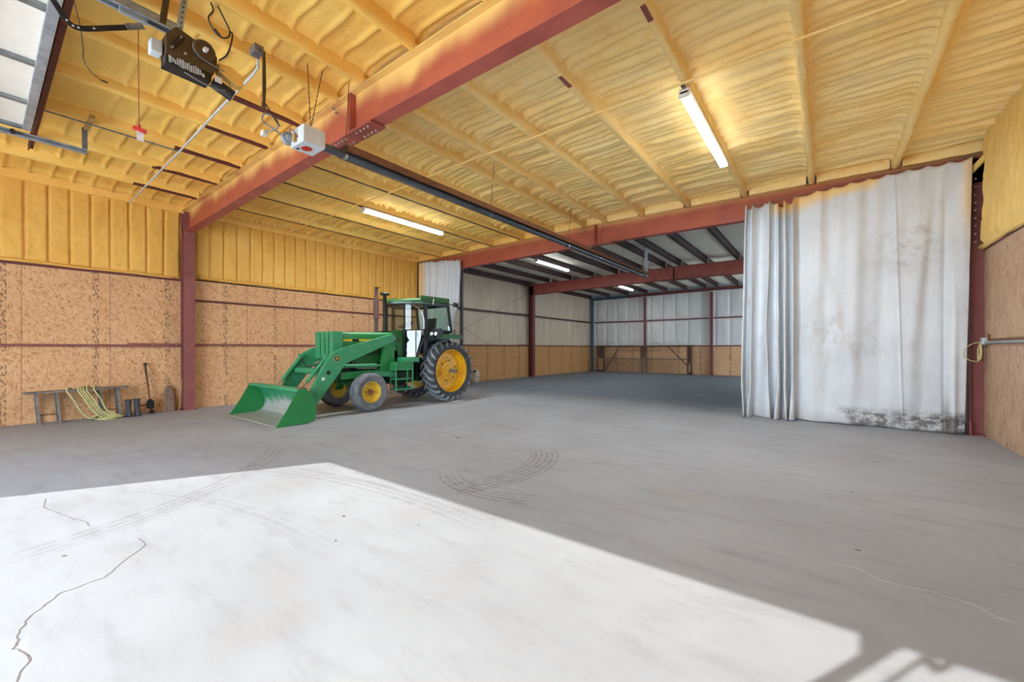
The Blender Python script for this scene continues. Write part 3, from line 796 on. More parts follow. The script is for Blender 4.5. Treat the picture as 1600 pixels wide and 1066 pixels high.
# ---- girts
def girt(name, y0, y1, z, mat, label, x=XL, d=0.05, h=0.055, lip=True):
    t = thing(name, (x+d/2, (y0+y1)/2, z), label, 'girt')
    m = MB(); m.bx(x, x+d, y0, y1, z-h/2, z+h/2); m.build('rail', mat, t, smooth=False, bevel=0.004)
    if lip:
        m = MB(); m.bx(x, x+d+0.008, y1-1.0, y1, z-h/2-0.002, z+h/2+0.03); m.build('lap_plate', mat, t, smooth=False)
        bolts(t, [(x+d+0.008, y1-0.55, z+0.02), (x+d+0.008, y1-0.1, z+0.02)], (1, 0, 0), 0.012)
    return t
girt('wall_girt', YF, -0.11, 1.62, 'column_red', 'red rail across the board wall above the bench')
girt('wall_girt', 0.11, 7.56, 1.65, 'column_red', 'lower red rail across the board wall behind the tractor')
girt('wall_girt', 0.11, 7.56, 2.80, 'dark_red_steel', 'upper dark rail across the board wall behind the tractor', d=0.03, lip=False)
girt('wall_girt', YF, -0.11, 3.285, 'dark_red_steel', 'dark steel edge topping the board wall above the bench', d=0.03, h=0.05, lip=False)
girt('wall_girt', 7.79, 15.25, 1.71, 'dark_red_steel', 'lower dark rail on the white-lined wall right of the tractor')
girt('wall_girt', 7.79, 15.25, 3.36, 'purlin_dark', 'upper dark rail on the white-lined wall right of the tractor', h=0.09)
girt('wall_girt', 15.48, YB-0.1, 1.71, 'dark_red_steel', 'lower dark rail on the left wall in the farthest bay', lip=False)
girt('wall_girt', 15.48, YB-0.1, 3.36, 'purlin_dark', 'upper dark rail on the left wall in the farthest bay', h=0.09, lip=False)
# foam roll on top of the left boards
for y0, y1, z, s in ((YF, -0.28, 3.34, 'before'), (0.28, 7.5, 3.40, 'behind')):
    m = MB(); ys = np.linspace(y0, y1, 130)
    P = np.array([[(XL-0.03+0.07*math.cos(a)+0.01*math.sin(yy*6), yy, z+0.035*math.sin(a)+0.010*math.sin(yy*4.3)) for a in np.linspace(-PI/2, PI/2, 7)] for yy in ys])
    m.grid(P); m.build('foam_ledge', 'wall_foam', wall_left, recalc=False, angle=180)
def bgirt(x0, x1, z, h, label):
    t = thing('wall_girt', ((x0+x1)/2, YB-0.03, z), label, 'girt')
    m = MB(); m.bx(x0, x1, YB-0.06, YB, z-h/2, z+h/2); m.build('rail', 'dark_red_steel', t, smooth=False, bevel=0.004)
bgirt(XL+0.2, 3.44, 1.71, 0.06, 'lower red rail on the back wall, left of its first post')
bgirt(3.58, 7.36, 1.71, 0.06, 'lower red rail on the back wall, between its two posts')
bgirt(7.53, XR, 1.71, 0.06, 'lower red rail on the back wall, beside the big curtain')
bgirt(XL+0.2, 3.44, 3.34, 0.075, 'upper red rail on the back wall, left of its first post')
bgirt(3.58, 7.36, 3.34, 0.075, 'upper red rail on the back wall, between its two posts')
bgirt(7.53, XR, 3.34, 0.075, 'upper red rail on the back wall, beside the big curtain')
def bpost(x, w, mt, label, h=4.86):
    t = thing('wall_post', (x, YB-0.1, 0), label, 'post')
    m = MB(); m.bx(x-w/2, x+w/2, YB-0.20, YB-0.19, 0.01, h); m.build('flange', mt, t, smooth=False)
    m = MB(); m.bx(x-0.005, x+0.005, YB-0.19, YB-0.005, 0.01, h); m.build('web', mt, t, smooth=False)
    m = MB(); m.bx(x-w/2-0.02, x+w/2+0.02, YB-0.22, YB-0.002, 0, 0.014); m.build('base_plate', mt, t, smooth=False)
bpost(-0.18, 0.20, 'teal_steel', 'blue-grey steel post in the back left corner', 4.9)
bpost(3.51, 0.14, 'dark_red_steel', 'slim red post on the back wall, behind the wooden rack')
bpost(7.44, 0.17, 'dark_red_steel', 'slim red post on the back wall, right of the wooden rack')
bpost(11.3, 0.17, 'dark_red_steel', 'slim red post on the back wall, hidden beyond the big curtain')
def rafter(x0, x1, mt, label, nm):
    t = thing('end_rafter', ((x0+x1)/2, YB-0.12, 4.9), label, 'rafter')
    m = MB()
    def z(x): return 4.86+0.085*(1-abs(x-XRIDGE)/XRIDGE)
    for a, b in (((x0, x1),) if not (x0 < XRIDGE < x1) else ((x0, XRIDGE), (XRIDGE, x1))):
        m.prism([(a, YB-0.2, z(a)), (b, YB-0.2, z(b)), (b, YB-0.2, z(b)+0.19), (a, YB-0.2, z(a)+0.19)], (0, 0.02, 0))
        m.prism([(a, YB-0.26, z(a)), (b, YB-0.26, z(b)), (b, YB-0.26, z(b)+0.012), (a, YB-0.26, z(a)+0.012)], (0, 0.14, 0))
    m.build('channel', mt, t, smooth=False)
rafter(2.35, XR, 'dark_red_steel', 'red channel rafter along the top of the back wall', 'r')
rafter(XL, 2.35, 'teal_steel', 'blue-grey channel rafter over the back left corner', 'r')
def brace(a, b, label):
    m = MB(); m.tube([a, ((a[0]+b[0])/2, (a[1]+b[1])/2, (a[2]+b[2])/2-0.02), b], 0.009, 6); tag(m.build('brace_cable', 'weathered_metal'), label, 'brace cable')
brace((XL+0.045, 8.1, 3.33), (XL+0.045, 12.0, 1.73), 'thin brace cable falling to the right on the white-lined left wall')
brace((XL+0.045, 8.6, 1.80), (-0.12, 15.255, 4.7), 'thin brace cable rising to the right on the white-lined left wall')
brace((-0.05, YB-0.235, 4.7), (4.6, YB-0.235, 1.75), 'thin brace cable slanting across the back wall')

# ================================================================== CURTAINS
def big_curtain():
    t = thing('canvas_curtain', (13.0, 7.5, 0), 'big dirty white canvas curtain hanging at right with yellow foam overspray', 'curtain')
    ns, nv = 460, 90
    s = np.linspace(0, 1, ns); v = np.linspace(0, 1, nv)
    S, V = np.meshgrid(s, v, indexing='ij')
    # first 38 % of the cloth is bunched at the open end
    c = 0.40
    bun = np.clip(S/c, 0, 1); flat = np.clip((S-c)/(1-c), 0, 1)
    x_top = np.where(S < c, 11.27+(12.30-11.27)*bun, 12.30+(14.80-12.30)*flat)
    x_bot = np.where(S < c, 11.16+(12.32-11.16)*bun**0.9, 12.32+(14.70-12.32)*flat)
    X = x_top+(x_bot-x_top)*V
    ph = 2*PI*(5.6*bun+0.35*np.sin(bun*9)); w = np.clip(1-(S-c)/0.06, 0, 1)*np.where(S < c, 1, 1)
    w = np.where(S < c, 1.0, np.clip(1-(S-c)/0.05, 0, 1))
    wobble = 0.35*np.sin(V*5+bun*11)+0.2*np.sin(V*11+bun*4)
    Y = 7.47-w*(0.105+0.05*V)*np.sin(ph+wobble)-0.05*w-0.03*w*np.sin(2*ph+1.0+V*2)
    X = X+w*0.055*np.cos(ph+wobble)*(0.7+0.4*V)+w*0.05*np.clip((V-0.85)/0.15, 0, 1)*np.sin(ph*0.5)
    # broad shallow folds in the flat part
    f = 1-w
    amp = 0.018+0.020*np.sin(PI*V)
    Y = Y-f*amp*np.sin(2*PI*(flat*3.1+0.12*V)+0.8)-f*0.012*np.sin(2*PI*flat*8.5+V*2)*np.clip(1.4-V, 0, 1)
    Y = Y-f*0.05*np.exp(-((X-14.56)/0.05)**2)*np.clip(V*1.3, 0, 1)+f*0.05*np.exp(-((X-14.46)/0.035)**2)*np.clip(V*1.3, 0, 1)
    Y = Y-f*0.020*np.exp(-((X-(13.78+0.12*V))/0.018)**2)
    Y = Y-f*0.03*np.exp(-((X-(12.55+0.10*(1-V)))/0.06)**2)*np.clip(1-V*1.6, 0, 1)
    Y = Y-0.022*f*fbm(X*1.3+V*1.2, V*4.0, 101)-0.02*w*fbm(X*6, V*5, 103)
    zt = np.interp(x_top[:, 0], [11.2, 11.7, 12.0, 12.3, 12.75, 13.8, 14.8], [4.80, 4.80, 4.84, 4.84, 4.88, 4.94, 4.95])
    droop = 0.05*np.abs(np.sin(s*PI*15))
    droop += np.where((x_top[:, 0] > 11.85) & (x_top[:, 0] < 12.25), 0.16*np.abs(np.sin((x_top[:, 0]-11.85)/0.4*2*PI)), 0)
    zt = zt-droop
    zb = 0.012+0.03*np.clip(fbm(s*12, s*0, 107), 0, 1)+np.where(s > 0.93, (s-0.93)*0.4, 0)
    Z = zt[:, None]+(zb-zt)[:, None]*V
    # fold lines left from storage, then the hem creases
    Y = Y-f*0.016*np.exp(-((Z-(2.72+0.05*(X-13.9)))/0.02)**2)*np.clip((X-13.85)/0.1, 0, 1)
    Y = Y-f*0.05*np.exp(-((X-12.62-0.9*V*V)/0.10)**2)*np.exp(-((V-0.55)/0.25)**2)-f*0.03*np.exp(-((X-14.3+0.35*V)/0.07)**2)*np.exp(-((V-0.3)/0.3)**2)
    Y = Y-0.03*np.clip((V-0.93)/0.07, 0, 1)*fbm(X*7, V*20, 109)
    m = MB(); m.grid(np.stack([X, Y, Z], -1))
    o = m.build('cloth', 'canvas_right', t, recalc=False, angle=180)
    so = o.modifiers.new('thick', 'SOLIDIFY'); so.thickness = 0.004
    for i, (hx, hz) in enumerate(((12.30, 4.83), (12.75, 4.87), (13.30, 4.92), (13.85, 4.95), (14.2, 4.95), (14.55, 4.95), (14.76, 4.95), (11.5, 4.80), (11.8, 4.80))):
        m = MB(); m.tube([(hx+0.02*math.cos(a), 7.52, hz+0.02*math.sin(a)) for a in np.linspace(0, 2*PI, 13)[:-1]], 0.004, 5, True); m.build('curtain_ring', 'weathered_metal', t)
big_curtain()
m = MB(); m.tube([(11.2, 7.53, 4.83), (12.3, 7.53, 4.86), (13.3, 7.53, 4.95), (14.85, 7.53, 4.98)], 0.006, 6)
tag(m.build('curtain_wire', 'weathered_metal'), 'taut wire carrying the big right curtain below the beam', 'wire')
def left_curtain():
    ns, nv = 300, 90
    s = np.linspace(0, 1, ns); v = np.linspace(0, 1, nv); S, V = np.meshgrid(s, v, indexing='ij')
    zt = 5.02-0.20*s-0.05*np.abs(np.sin(s*PI*9)); Z = zt[:, None]*(1-V)+0.02*V
    right = np.interp(Z, [0, 0.7, 1.5, 3.3, 4.9], [1.35, 1.35, 1.50, 2.06, 2.20])
    X = -0.20+(right+0.20)*S
    ph = 2*PI*(9*S+0.5*np.sin(S*7)); wob = 0.4*np.sin(V*4+S*9)
    Y = 7.49-(0.035+0.05*S)*np.sin(ph+wob)-0.02*fbm(S*8, V*5, 121)
    X = X+0.03*np.cos(ph+wob)*S
    m = MB(); m.grid(np.stack([X, Y, Z], -1))
    o = m.build('canvas_curtain', 'canvas_left', None, recalc=False, angle=180)
    so = o.modifiers.new('thick', 'SOLIDIFY'); so.thickness = 0.004
    tag(o, 'narrow white canvas curtain gathered at left behind the tractor cab', 'curtain')
left_curtain()
m = MB(); m.bx(1.99, 2.07, 7.60, 7.70, 0, HE+0.01); tag(m.build('dark_upright', 'black_metal', bevel=0.005), 'slim dark upright strip beside the gathered left curtain', 'post')  # thin dark vertical strip from floor to beam

# ================================================================== LIGHT FIXTURES
def fixture(x, y0, y1, z, label, watts=None):
    t = thing('strip_light', (x, (y0+y1)/2, z), label, 'light', 'twin tube strip lights')
    m = MB(); m.prism([(x-0.065, y0, z), (x-0.045, y0, z-0.05), (x+0.045, y0, z-0.05), (x+0.065, y0, z), (x+0.065, y0, z+0.012), (x-0.065, y0, z+0.012)], (0, y1-y0, 0))
    m.build('channel', 'white_enamel', t, smooth=False)
    for dx in (-0.045, 0.045):
        m = MB(); m.cyl((x+dx, y0+0.03, z-0.075), (x+dx, y1-0.03, z-0.075), 0.016, n=12); m.build('tube', 'tube_glow', t)
    for yy in (y0, y1-0.03):
        m = MB(); m.bx(x-0.07, x+0.07, yy, yy+0.03, z-0.10, z-0.02); m.build('lamp_holder', 'white_enamel', t, smooth=False, bevel=0.006)
    m = MB(); m.bx(x-0.02, x+0.02, y0-0.09, y0+0.02, z+0.005, z+0.02); m.build('mounting_strap', 'weathered_metal', t, smooth=False)
    L = bpy.data.lights.new('tube_light', 'AREA'); L.shape = 'RECTANGLE'; L.size = 0.16; L.size_y = (y1-y0)*0.95; L.energy = watts or TUBE_W
    L.color = (0.88, 0.95, 1.0)
    lo = bpy.data.objects.new('tube_light', L); COL.objects.link(lo); lo.parent = t; lo.location = (0, 0, -0.105)
    return t
fixture(11.22, 2.53, 5.25, 5.04, 'lit strip light on the bright yellow ceiling toward the right curtain')
fixture(3.62, 2.55, 5.21, 5.04, 'lit strip light on the yellow ceiling above the tractor loader')
fixture(3.63, 10.2, 12.75, 5.08, 'lit strip light just beyond the curtain beam', 52)
fixture(3.63, 18.3, 20.4, 5.08, 'lit strip light farthest back, near the back wall', 36)

# ================================================================== TUBE HEATER
def heater():
    X, Zc = 7.60, 4.15
    y0, y1 = -0.62, 11.45
    t = thing('tube_heater', (X, 5.0, Zc), 'long black radiant tube heater hung below the ridge', 'heater')
    m = MB(); m.cyl((X, y0, Zc), (X, y1, Zc), 0.052, n=20); m.build('burner_tube', 'tube_black', t)
    prof = [(-0.15, 0.0), (-0.095, 0.115), (0.095, 0.115), (0.15, 0.0), (0.156, 0.002), (0.099, 0.121), (-0.099, 0.121), (-0.156, 0.002)]
    m = MB(); m.prism([(X+a, y0+0.35, Zc+b) for a, b in prof], (0, y1-y0-0.45, 0)); m.build('reflector', 'rust_steel', t, smooth=False)
    m = MB(); m.cyl((X, y1-0.05, Zc-0.02), (X, y1-0.05, 5.36), 0.058, n=16); m.build('vent_pipe', 'box_grey', t)
    m = MB(); m.cyl((X, y1-0.05, 5.17), (X, y1-0.05, 5.20), 0.11, n=16); m.build('vent_collar', 'galvanised', t)
    for yy in (-0.25, 2.75, 5.75, 7.55, 9.1, 10.9):
        m = MB(); m.lathe([(-0.02, 0.053), (-0.02, 0.058), (0.02, 0.058), (0.02, 0.053)], (X, yy, Zc), (0, 1, 0), 20, True)
        c = m.build('clamp', 'chrome', t)
        m = MB(); m.tube([(X+0.02, yy, Zc+0.05), (X+0.02, yy, Zc+0.125), (X+0.10, yy, 5.09)], 0.005, 5); m.build('hanger_chain', 'brown_metal', c)
    # burner box
    bx0, bx1, by0, by1, bz0, bz1 = 7.40, 7.73, -0.86, -0.59, 4.065, 4.275
    m = MB(); m.bx(bx0, bx1, by0, by1, bz0, bz1); b = m.build('burner_box', 'box_grey', t, smooth=False, bevel=0.004)
    m = MB()
    for i in range(28):
        a = 2*PI*i/28
    m.add([(7.55+0.075*math.cos(2*PI*i/28)*1.0, -0.735+0.062*math.sin(2*PI*i/28), bz0-0.0015) for i in range(28)], [tuple(range(28))])
    m.build('red_badge', 'red_plastic', b, smooth=False)
    vs, fs = text_mesh('RE-VERBER-RAY', 0.017, 0.0004)
    m = MB(); m.add([(7.55-x, -0.735+y, bz0-0.002) for x, y, z in vs], fs); m.build('badge_lettering', 'paper_white', b, smooth=False, recalc=False)
    m = MB(); m.bx(7.44, 7.49, -0.82, -0.79, bz0-0.002, bz0); m.build('black_mark', 'black_metal', b, smooth=False)
    m = MB(); m.cyl((7.33, by0-0.02, 4.19), (7.40, by0-0.02, 4.19), 0.075, n=24); m.cyl((7.40, by0-0.02, 4.19), (7.44, by0-0.02, 4.19), 0.05, n=20); m.build('blower', 'galvanised', b)
    m = MB(); m.bx(7.52, 7.56, by0-0.035, by0, 4.10, 4.19); m.build('yellow_label', 'raw_wood', b, smooth=False)
    m = MB(); m.tube(smooth_path([(7.44, by0-0.03, 4.22), (7.52, by0-0.06, 4.245), (7.58, by0-0.03, 4.19), (7.60, by0-0.01, 4.14)]), 0.009, 6); m.build('gas_line', 'rust_steel', b)
    m = MB(); m.bx(7.60, 7.66, by0-0.004, by0, 4.11, 4.23); m.build('notice', 'paper_white', b, smooth=False)
    for p in ((7.70, -0.80, 5.05), (7.72, -0.62, 5.05)):
        m = MB(); a = v3((7.66, -0.74, bz1)); q = v3(p); n = 26
        for i in range(n):
            u = a+(q-a)*(i/n); w = a+(q-a)*((i+0.75)/n); m.bar(u, w, 0.012 if i % 2 else 0.005, 0.005 if i % 2 else 0.012)
        m.build('box_chain', 'brown_metal', b, smooth=False)
    m = MB(); m.tube(smooth_path([(7.33, -0.9, 4.2), (7.22, -1.0, 4.32), (7.18, -1.1, 4.38), (7.30, -1.12, 4.42), (7.36, -1.02, 4.38), (7.3, -0.98, 4.30), (7.14, -1.06, 4.27)]), 0.010, 6); m.build('supply_cord', 'weathered_metal', b)
    m = MB(); m.bx(7.08, 7.16, -1.09, -1.03, 4.23, 4.29); m.build('white_plug', 'white_enamel', b, smooth=False, bevel=0.008)
heater()
m = MB(); m.tube([(7.52, -1.22, 5.02), (7.52, -1.22, 4.42)], 0.017, 8); m.tube([(7.52, -1.22, 4.42), (7.52, -1.22, 4.34)], 0.024, 8)
t_ = m.build('drop_pipe', 'brown_metal'); tag(t_, 'thin brown pipe dropping from the ceiling beside the heater burner box', 'pipe')
m = MB(); m.tube(smooth_path([(7.5, -1.20, 4.98), (7.44, -1.17, 4.72), (7.45, -1.18, 4.5), (7.5, -1.2, 4.44)]), 0.008, 6); m.tube(smooth_path([(7.52, -1.2, 4.42), (7.42, -1.05, 4.33), (7.38, -0.98, 4.30)]), 0.008, 6)
m.build('loose_cord', 'wire_black', t_)
# conduit from the junction box to the left wall
ct = thing('wall_conduit', (3.0, -1.12, 5.0), 'long thin grey conduit crossing the front ceiling to the left wall', 'conduit')
m = MB(); m.tube(smooth_path([(7.44, -1.28, 5.02), (7.30, -1.2, 5.0), (7.0, -1.15, 4.995), (5.5, -1.14, 4.99), (4.0, -1.12, 4.98), (2.0, -1.11, 4.97), (-0.2, -1.09, 4.96)], 6), 0.015, 8); m.build('pipe', 'box_grey', ct)
m = MB(); m.bx(7.40, 7.55, -1.33, -1.23, 4.97, 5.06); m.build('junction_box', 'weathered_metal', ct, smooth=False, bevel=0.01)
for xx in (5.0, 2.4):
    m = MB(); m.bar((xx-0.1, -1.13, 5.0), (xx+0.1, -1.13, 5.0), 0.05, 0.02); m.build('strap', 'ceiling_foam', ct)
m = MB(); m.tube([(3.75, -7.6, 5.0), (3.75, -1.12, 5.0)], 0.012, 6)
tag(m.build('ceiling_conduit', 'weathered_metal'), 'thin conduit running along the ceiling behind the red pull handle', 'conduit')

# ================================================================== OVERHEAD DOOR, TRACK AND OPENER
def overhead_door():
    t = thing('door_1', (7.44, -5.0, 4.75), 'raised white-panelled overhead door', 'door'); del t['category']; del t['label']; t['kind'] = 'structure'
    zb = 4.72
    y = -2.78
    xs = [3.58, 4.55, 5.72, 6.95, 8.2, 9.45, 10.5, 11.3]
    for k in range(9):
        ya = y-0.53
        s = MB(); s.bx(3.56, 11.32, ya+0.01, y, zb+0.03, zb+0.06)
        sec = s.build('section', 'door_white', t, smooth=False)
        m = MB(); m.bx(3.56, 11.32, y-0.085, y, zb-0.02, zb+0.03); m.bx(3.56, 11.32, ya+0.01, ya+0.085, zb-0.02, zb+0.03); m.build('rail', 'galvanised', sec, smooth=False, bevel=0.006)
        for xx in xs:
            m = MB(); m.bx(xx-0.04, xx+0.04, ya+0.01, y, zb-0.012, zb+0.03); m.build('stile', 'track_steel', sec, smooth=False, bevel=0.004)
        y = ya
    return t
overhead_door()
m = MB(); m.bx(1.95, 12.6, -2.735, -2.675, 4.965, 5.03); m.bx(1.95, 12.6, -2.735, -2.72, 4.93, 5.03)
tag(m.build('hanger_beam', 'dark_red_steel', smooth=False), 'dark red steel angle under the ceiling beside the raised door', 'beam')
def track(x, label, sgn):
    t = thing('door_track', (x, -4.8, 4.66), label, 'track')
    m = MB(); y0, y1, z = -7.5, -2.19, 4.64
    m.prism([(x-0.03, y0, z), (x+0.03, y0, z), (x+0.03, y0, z+0.015), (x-0.024, y0, z+0.006), (x-0.024, y0, z+0.055), (x+0.03, y0, z+0.05), (x+0.03, y0, z+0.062), (x-0.03, y0, z+0.062)], (0, y1-y0, 0))
    m.bx(x-0.035, x+0.035, y0, y1, z+0.062, z+0.068)
    m.build('channel', 'galvanised', t, smooth=False)
    m = MB(); m.bx(x-0.02, x+0.025, -2.215, -2.19, z, 5.06); m.bx(x-0.02, x-0.015, -2.25, -2.19, z, 5.06); m.build('hanger', 'track_steel', t, smooth=False)
    m = MB(); m.bar((x, -2.2, 5.04), (x+0.55, -2.2, 5.05), 0.06, 0.05); m.build('hanger_tie', 'raw_wood', t)
    m = MB(); m.cyl((x+0.03*sgn, -2.95, z+0.03), (x+0.10*sgn, -2.95, z+0.03), 0.028, n=14); m.build('roller', 'black_metal', t)
track(3.40, 'galvanised door track hanging at the upper left corner', 1)
track(11.48, 'galvanised door track on the far side of the raised door', -1)

def opener():
    X = 7.65
    t = thing('door_opener', (7.55, -1.93, 4.5), 'dark brown garage door opener with belt pulley under the ceiling', 'opener')
    m = MB(); m.prism([(X, -2.14, 4.42), (X, -1.75, 4.42), (X, -1.72, 4.50), (X, -1.72, 4.62), (X, -1.95, 4.70), (X, -2.06, 4.73), (X, -2.14, 4.62)], (-0.20, 0, 0))
    m.build('chassis', 'brown_metal', t, smooth=False, bevel=0.006)
    m = MB(); m.prism([(X+0.02, -2.15, 4.325), (X+0.02, -1.78, 4.315), (X-0.01, -1.76, 4.42), (X-0.01, -2.14, 4.425)], (-0.17, 0, 0)); c = m.build('control_box', 'black_metal', t, smooth=False, bevel=0.004)
    # paper label strips on the control box
    yy = -2.125
    for i, (w, h, off) in enumerate([(0.022, 0.05, 0.0), (0.010, 0.035, 0.004), (0.014, 0.035, -0.004), (0.014, 0.05, 0.004), (0.014, 0.06, 0.004), (0.015, 0.062, 0.002), (0.012, 0.05, 0.0), (0.012, 0.05, 0), (0.006, 0.066, 0.002), (0.013, 0.05, -0.004), (0.013, 0.055, 0), (0.012, 0.06, 0.002), (0.012, 0.05, 0), (0.014, 0.04, 0), (0.022, 0.03, -0.018)]):
        h *= 1.4; f0 = (yy+2.15)/0.37; xs = X+0.0215; zc = 4.372+off-0.004*f0
        m = MB(); m.prism([(xs-0.006*0+0.0, yy, zc-h/2), (xs, yy+w, zc-h/2), (xs-0.012, yy+w, zc+h/2), (xs-0.012, yy, zc+h/2)], (0.006, 0, 0)); m.build('paper_label', 'label_blue', c, smooth=False)
        yy += w+0.006
    m = MB(); m.lathe([(0.0, 0.0001), (0.0, 0.088), (0.006, 0.095), (0.014, 0.086), (0.022, 0.095), (0.028, 0.088), (0.028, 0.070), (0.020, 0.066), (0.020, 0.0001)], (X+0.005, -1.835, 4.61), (1, 0, 0), 32); p = m.build('pulley', 'brown_metal', t)
    m = MB(); m.cyl((X+0.02, -1.835, 4.61), (X+0.06, -1.835, 4.61), 0.022, n=14); m.cyl((X+0.04, -1.835, 4.61), (X+0.05, -1.81, 4.63), 0.010, n=8); m.build('hub', 'paper_white', p)
    m = MB(); m.tube([(X+0.02, -1.835+0.098*math.cos(a), 4.61+0.098*math.sin(a)) for a in np.linspace(0.9, 4.6, 24)]+[(X+0.015, -1.66, 4.49)], 0.007, 6); m.build('belt', 'weathered_metal', p)
    m = MB()
    pts = [(X+0.012, -2.10+0.02*math.cos(a), 4.50+0.02*math.sin(a)) for a in np.linspace(PI, 2*PI, 8)]+[(X+0.012, -2.02+0.02*math.cos(a), 4.64+0.02*math.sin(a)) for a in np.linspace(0, PI, 8)]
    m.tube(pts, 0.006, 6, True); m.build('slotted_link', 'black_metal', t)
    bolts(t, [(X, -2.03, 4.645), (X, -2.095, 4.505), (X, -1.99, 4.50)], (1, 0, 0), 0.014, 0.014)
    m = MB(); m.bx(7.46, 7.58, -2.24, -2.15, 4.43, 4.56); m.build('limit_box', 'box_grey', t, smooth=False, bevel=0.01)
    m = MB(); m.cyl((7.57, -1.74, 4.38), (7.60, -1.56, 4.30), 0.060, n=20); q = m.build('motor', 'black_metal', t)
    m = MB(); m.bx(7.655, 7.662, -1.745, -1.68, 4.35, 4.41); m.build('motor_label', 'paper_white', q, smooth=False)
    m = MB(); m.prism([(X-0.02, -1.70, 4.50), (X-0.02, -1.52, 4.42), (X-0.02, -1.46, 4.45), (X-0.02, -1.48, 4.56), (X-0.02, -1.60, 4.60), (X-0.02, -1.70, 4.58)], (-0.12, 0, 0)); m.build('foam_splashed_bracket', 'wall_foam', t, smooth=False, bevel=0.01)
    m = MB(); m.tube(smooth_path([(X, -2.0, 4.31), (X+0.02, -1.85, 4.27), (X, -1.70, 4.28), (X-0.02, -1.6, 4.35), (X+0.03, -1.62, 4.38)]), 0.007, 6); m.build('motor_cable', 'weathered_metal', t)
    # drive rail with carriage and the bent arm to the door
    m = MB(); m.bx(7.52, 7.53, -7.5, -2.05, 4.70, 4.78); m.bx(7.60, 7.61, -7.5, -2.05, 4.70, 4.78); m.bx(7.52, 7.61, -7.5, -2.05, 4.775, 4.785); m.bx(7.505, 7.53, -7.5, -2.05, 4.695, 4.705); m.bx(7.60, 7.625, -7.5, -2.05, 4.695, 4.705)
    r = m.build('drive_rail', 'galvanised', t, smooth=False)
    m = MB(); m.bx(7.545, 7.59, -2.46, -2.26, 4.655, 4.74); m.build('carriage', 'galvanised', r, smooth=False, bevel=0.005)
    arm = smooth_path([(7.60, -2.30, 4.60), (7.60, -2.50, 4.465), (7.60, -2.70, 4.335), (7.60, -2.78, 4.335), (7.60, -2.84, 4.42), (7.60, -2.92, 4.56), (7.60, -2.98, 4.70)], 5)
    m = MB()
    for a, b in zip(arm[:-1], arm[1:]): m.bar(a, b+(b-a)*0.15, 0.010, 0.042, (0, 0.3, 1))
    a_ = m.build('door_arm', 'black_metal', t, smooth=False)
    for f in (8, 11, 13, 16, 23, 26):
        m = MB(); c0 = arm[min(f, len(arm)-1)]; m.cyl(c0+Vector((0.0055, 0, 0)), c0+Vector((0.008, 0, 0)), 0.008, n=10)
        m.build('punched_hole', 'paper_white', a_)
    m = MB(); m.bar((7.61, -2.30, 4.60), (7.61, -2.42, 4.52), 0.012, 0.05, (0, 0.3, 1)); m.build('arm_end', 'weathered_metal', a_)
    for y, mt in ((-2.03, 'galvanised'), (-2.16, 'brown_metal')):
        m = MB(); m.bar((7.62, y, 4.70), (7.62, y+0.05, 5.14), 0.008, 0.045, (0, 1, 0)); m.bar((7.60, y-0.02, 4.70), (7.60, y+0.03, 5.14), 0.045, 0.008, (0, 1, 0))
        g = m.build('hanger_angle', mt, t, smooth=False)
        for i in range(7):
            q = MB(); q.cyl((7.6255, y+0.006*i+0.006, 4.75+0.055*i), (7.628, y+0.006*i+0.006, 4.75+0.055*i), 0.009, n=8)
            q.build('punched_hole', 'black_metal', g)
    m = MB(); m.tube([(7.60, -2.335, 4.62), (7.60, -2.33, 3.62)], 0.004, 5); cd = m.build('release_cord', 'cord_red', t)
    m = MB(); m.bar((7.58, -2.37, 3.625), (7.62, -2.28, 3.60), 0.03, 0.035); m.tube([(7.6, -2.33, 3.60), (7.6, -2.33, 3.66)], 0.014, 8); m.build('red_handle', 'red_plastic', cd, bevel=0.006)
    m = MB(); m.bx(7.598, 7.602, -2.345, -2.295, 3.51, 3.60); m.build('white_tag', 'paper_white', cd, smooth=False)
opener()
m = MB()
m.tube(smooth_path([(7.8, -1.82, 5.05), (7.8, -1.80, 4.98), (7.8, -1.84, 4.88), (7.8, -1.80, 4.79), (7.8, -1.73, 4.75), (7.8, -1.67, 4.79), (7.8, -1.655, 4.86), (7.8, -1.70, 4.95), (7.8, -1.76, 5.05)]), 0.008, 6)
m.tube(smooth_path([(7.8, -1.66, 4.86), (7.8, -1.63, 4.84), (7.8, -1.65, 4.70), (7.78, -1.68, 4.60), (7.70, -1.72, 4.56)]), 0.008, 6)
m.cyl((7.8, -1.79, 4.80), (7.8, -1.74, 4.755), 0.014, n=8)
tag(m.build('loose_wire', 'wire_black'), 'looped dark wire hanging from the ceiling above the door opener', 'wire')
m = MB(); m.tube(smooth_path([(7.3, -2.66, 4.30), (7.3, -2.66, 4.22), (7.3, -2.62, 4.14), (7.3, -2.55, 4.09), (7.3, -2.51, 4.085)]), 0.004, 5); m.cyl((7.3, -2.54, 4.088), (7.3, -2.50, 4.083), 0.008, n=8)
m.tube(smooth_path([(7.3, -2.66, 4.30), (7.3, -2.68, 4.5), (7.3, -2.72, 4.72)]), 0.004, 5)
tag(m.build('sensor_wire', 'wire_black'), 'thin dangling wire beside the raised door', 'wire')
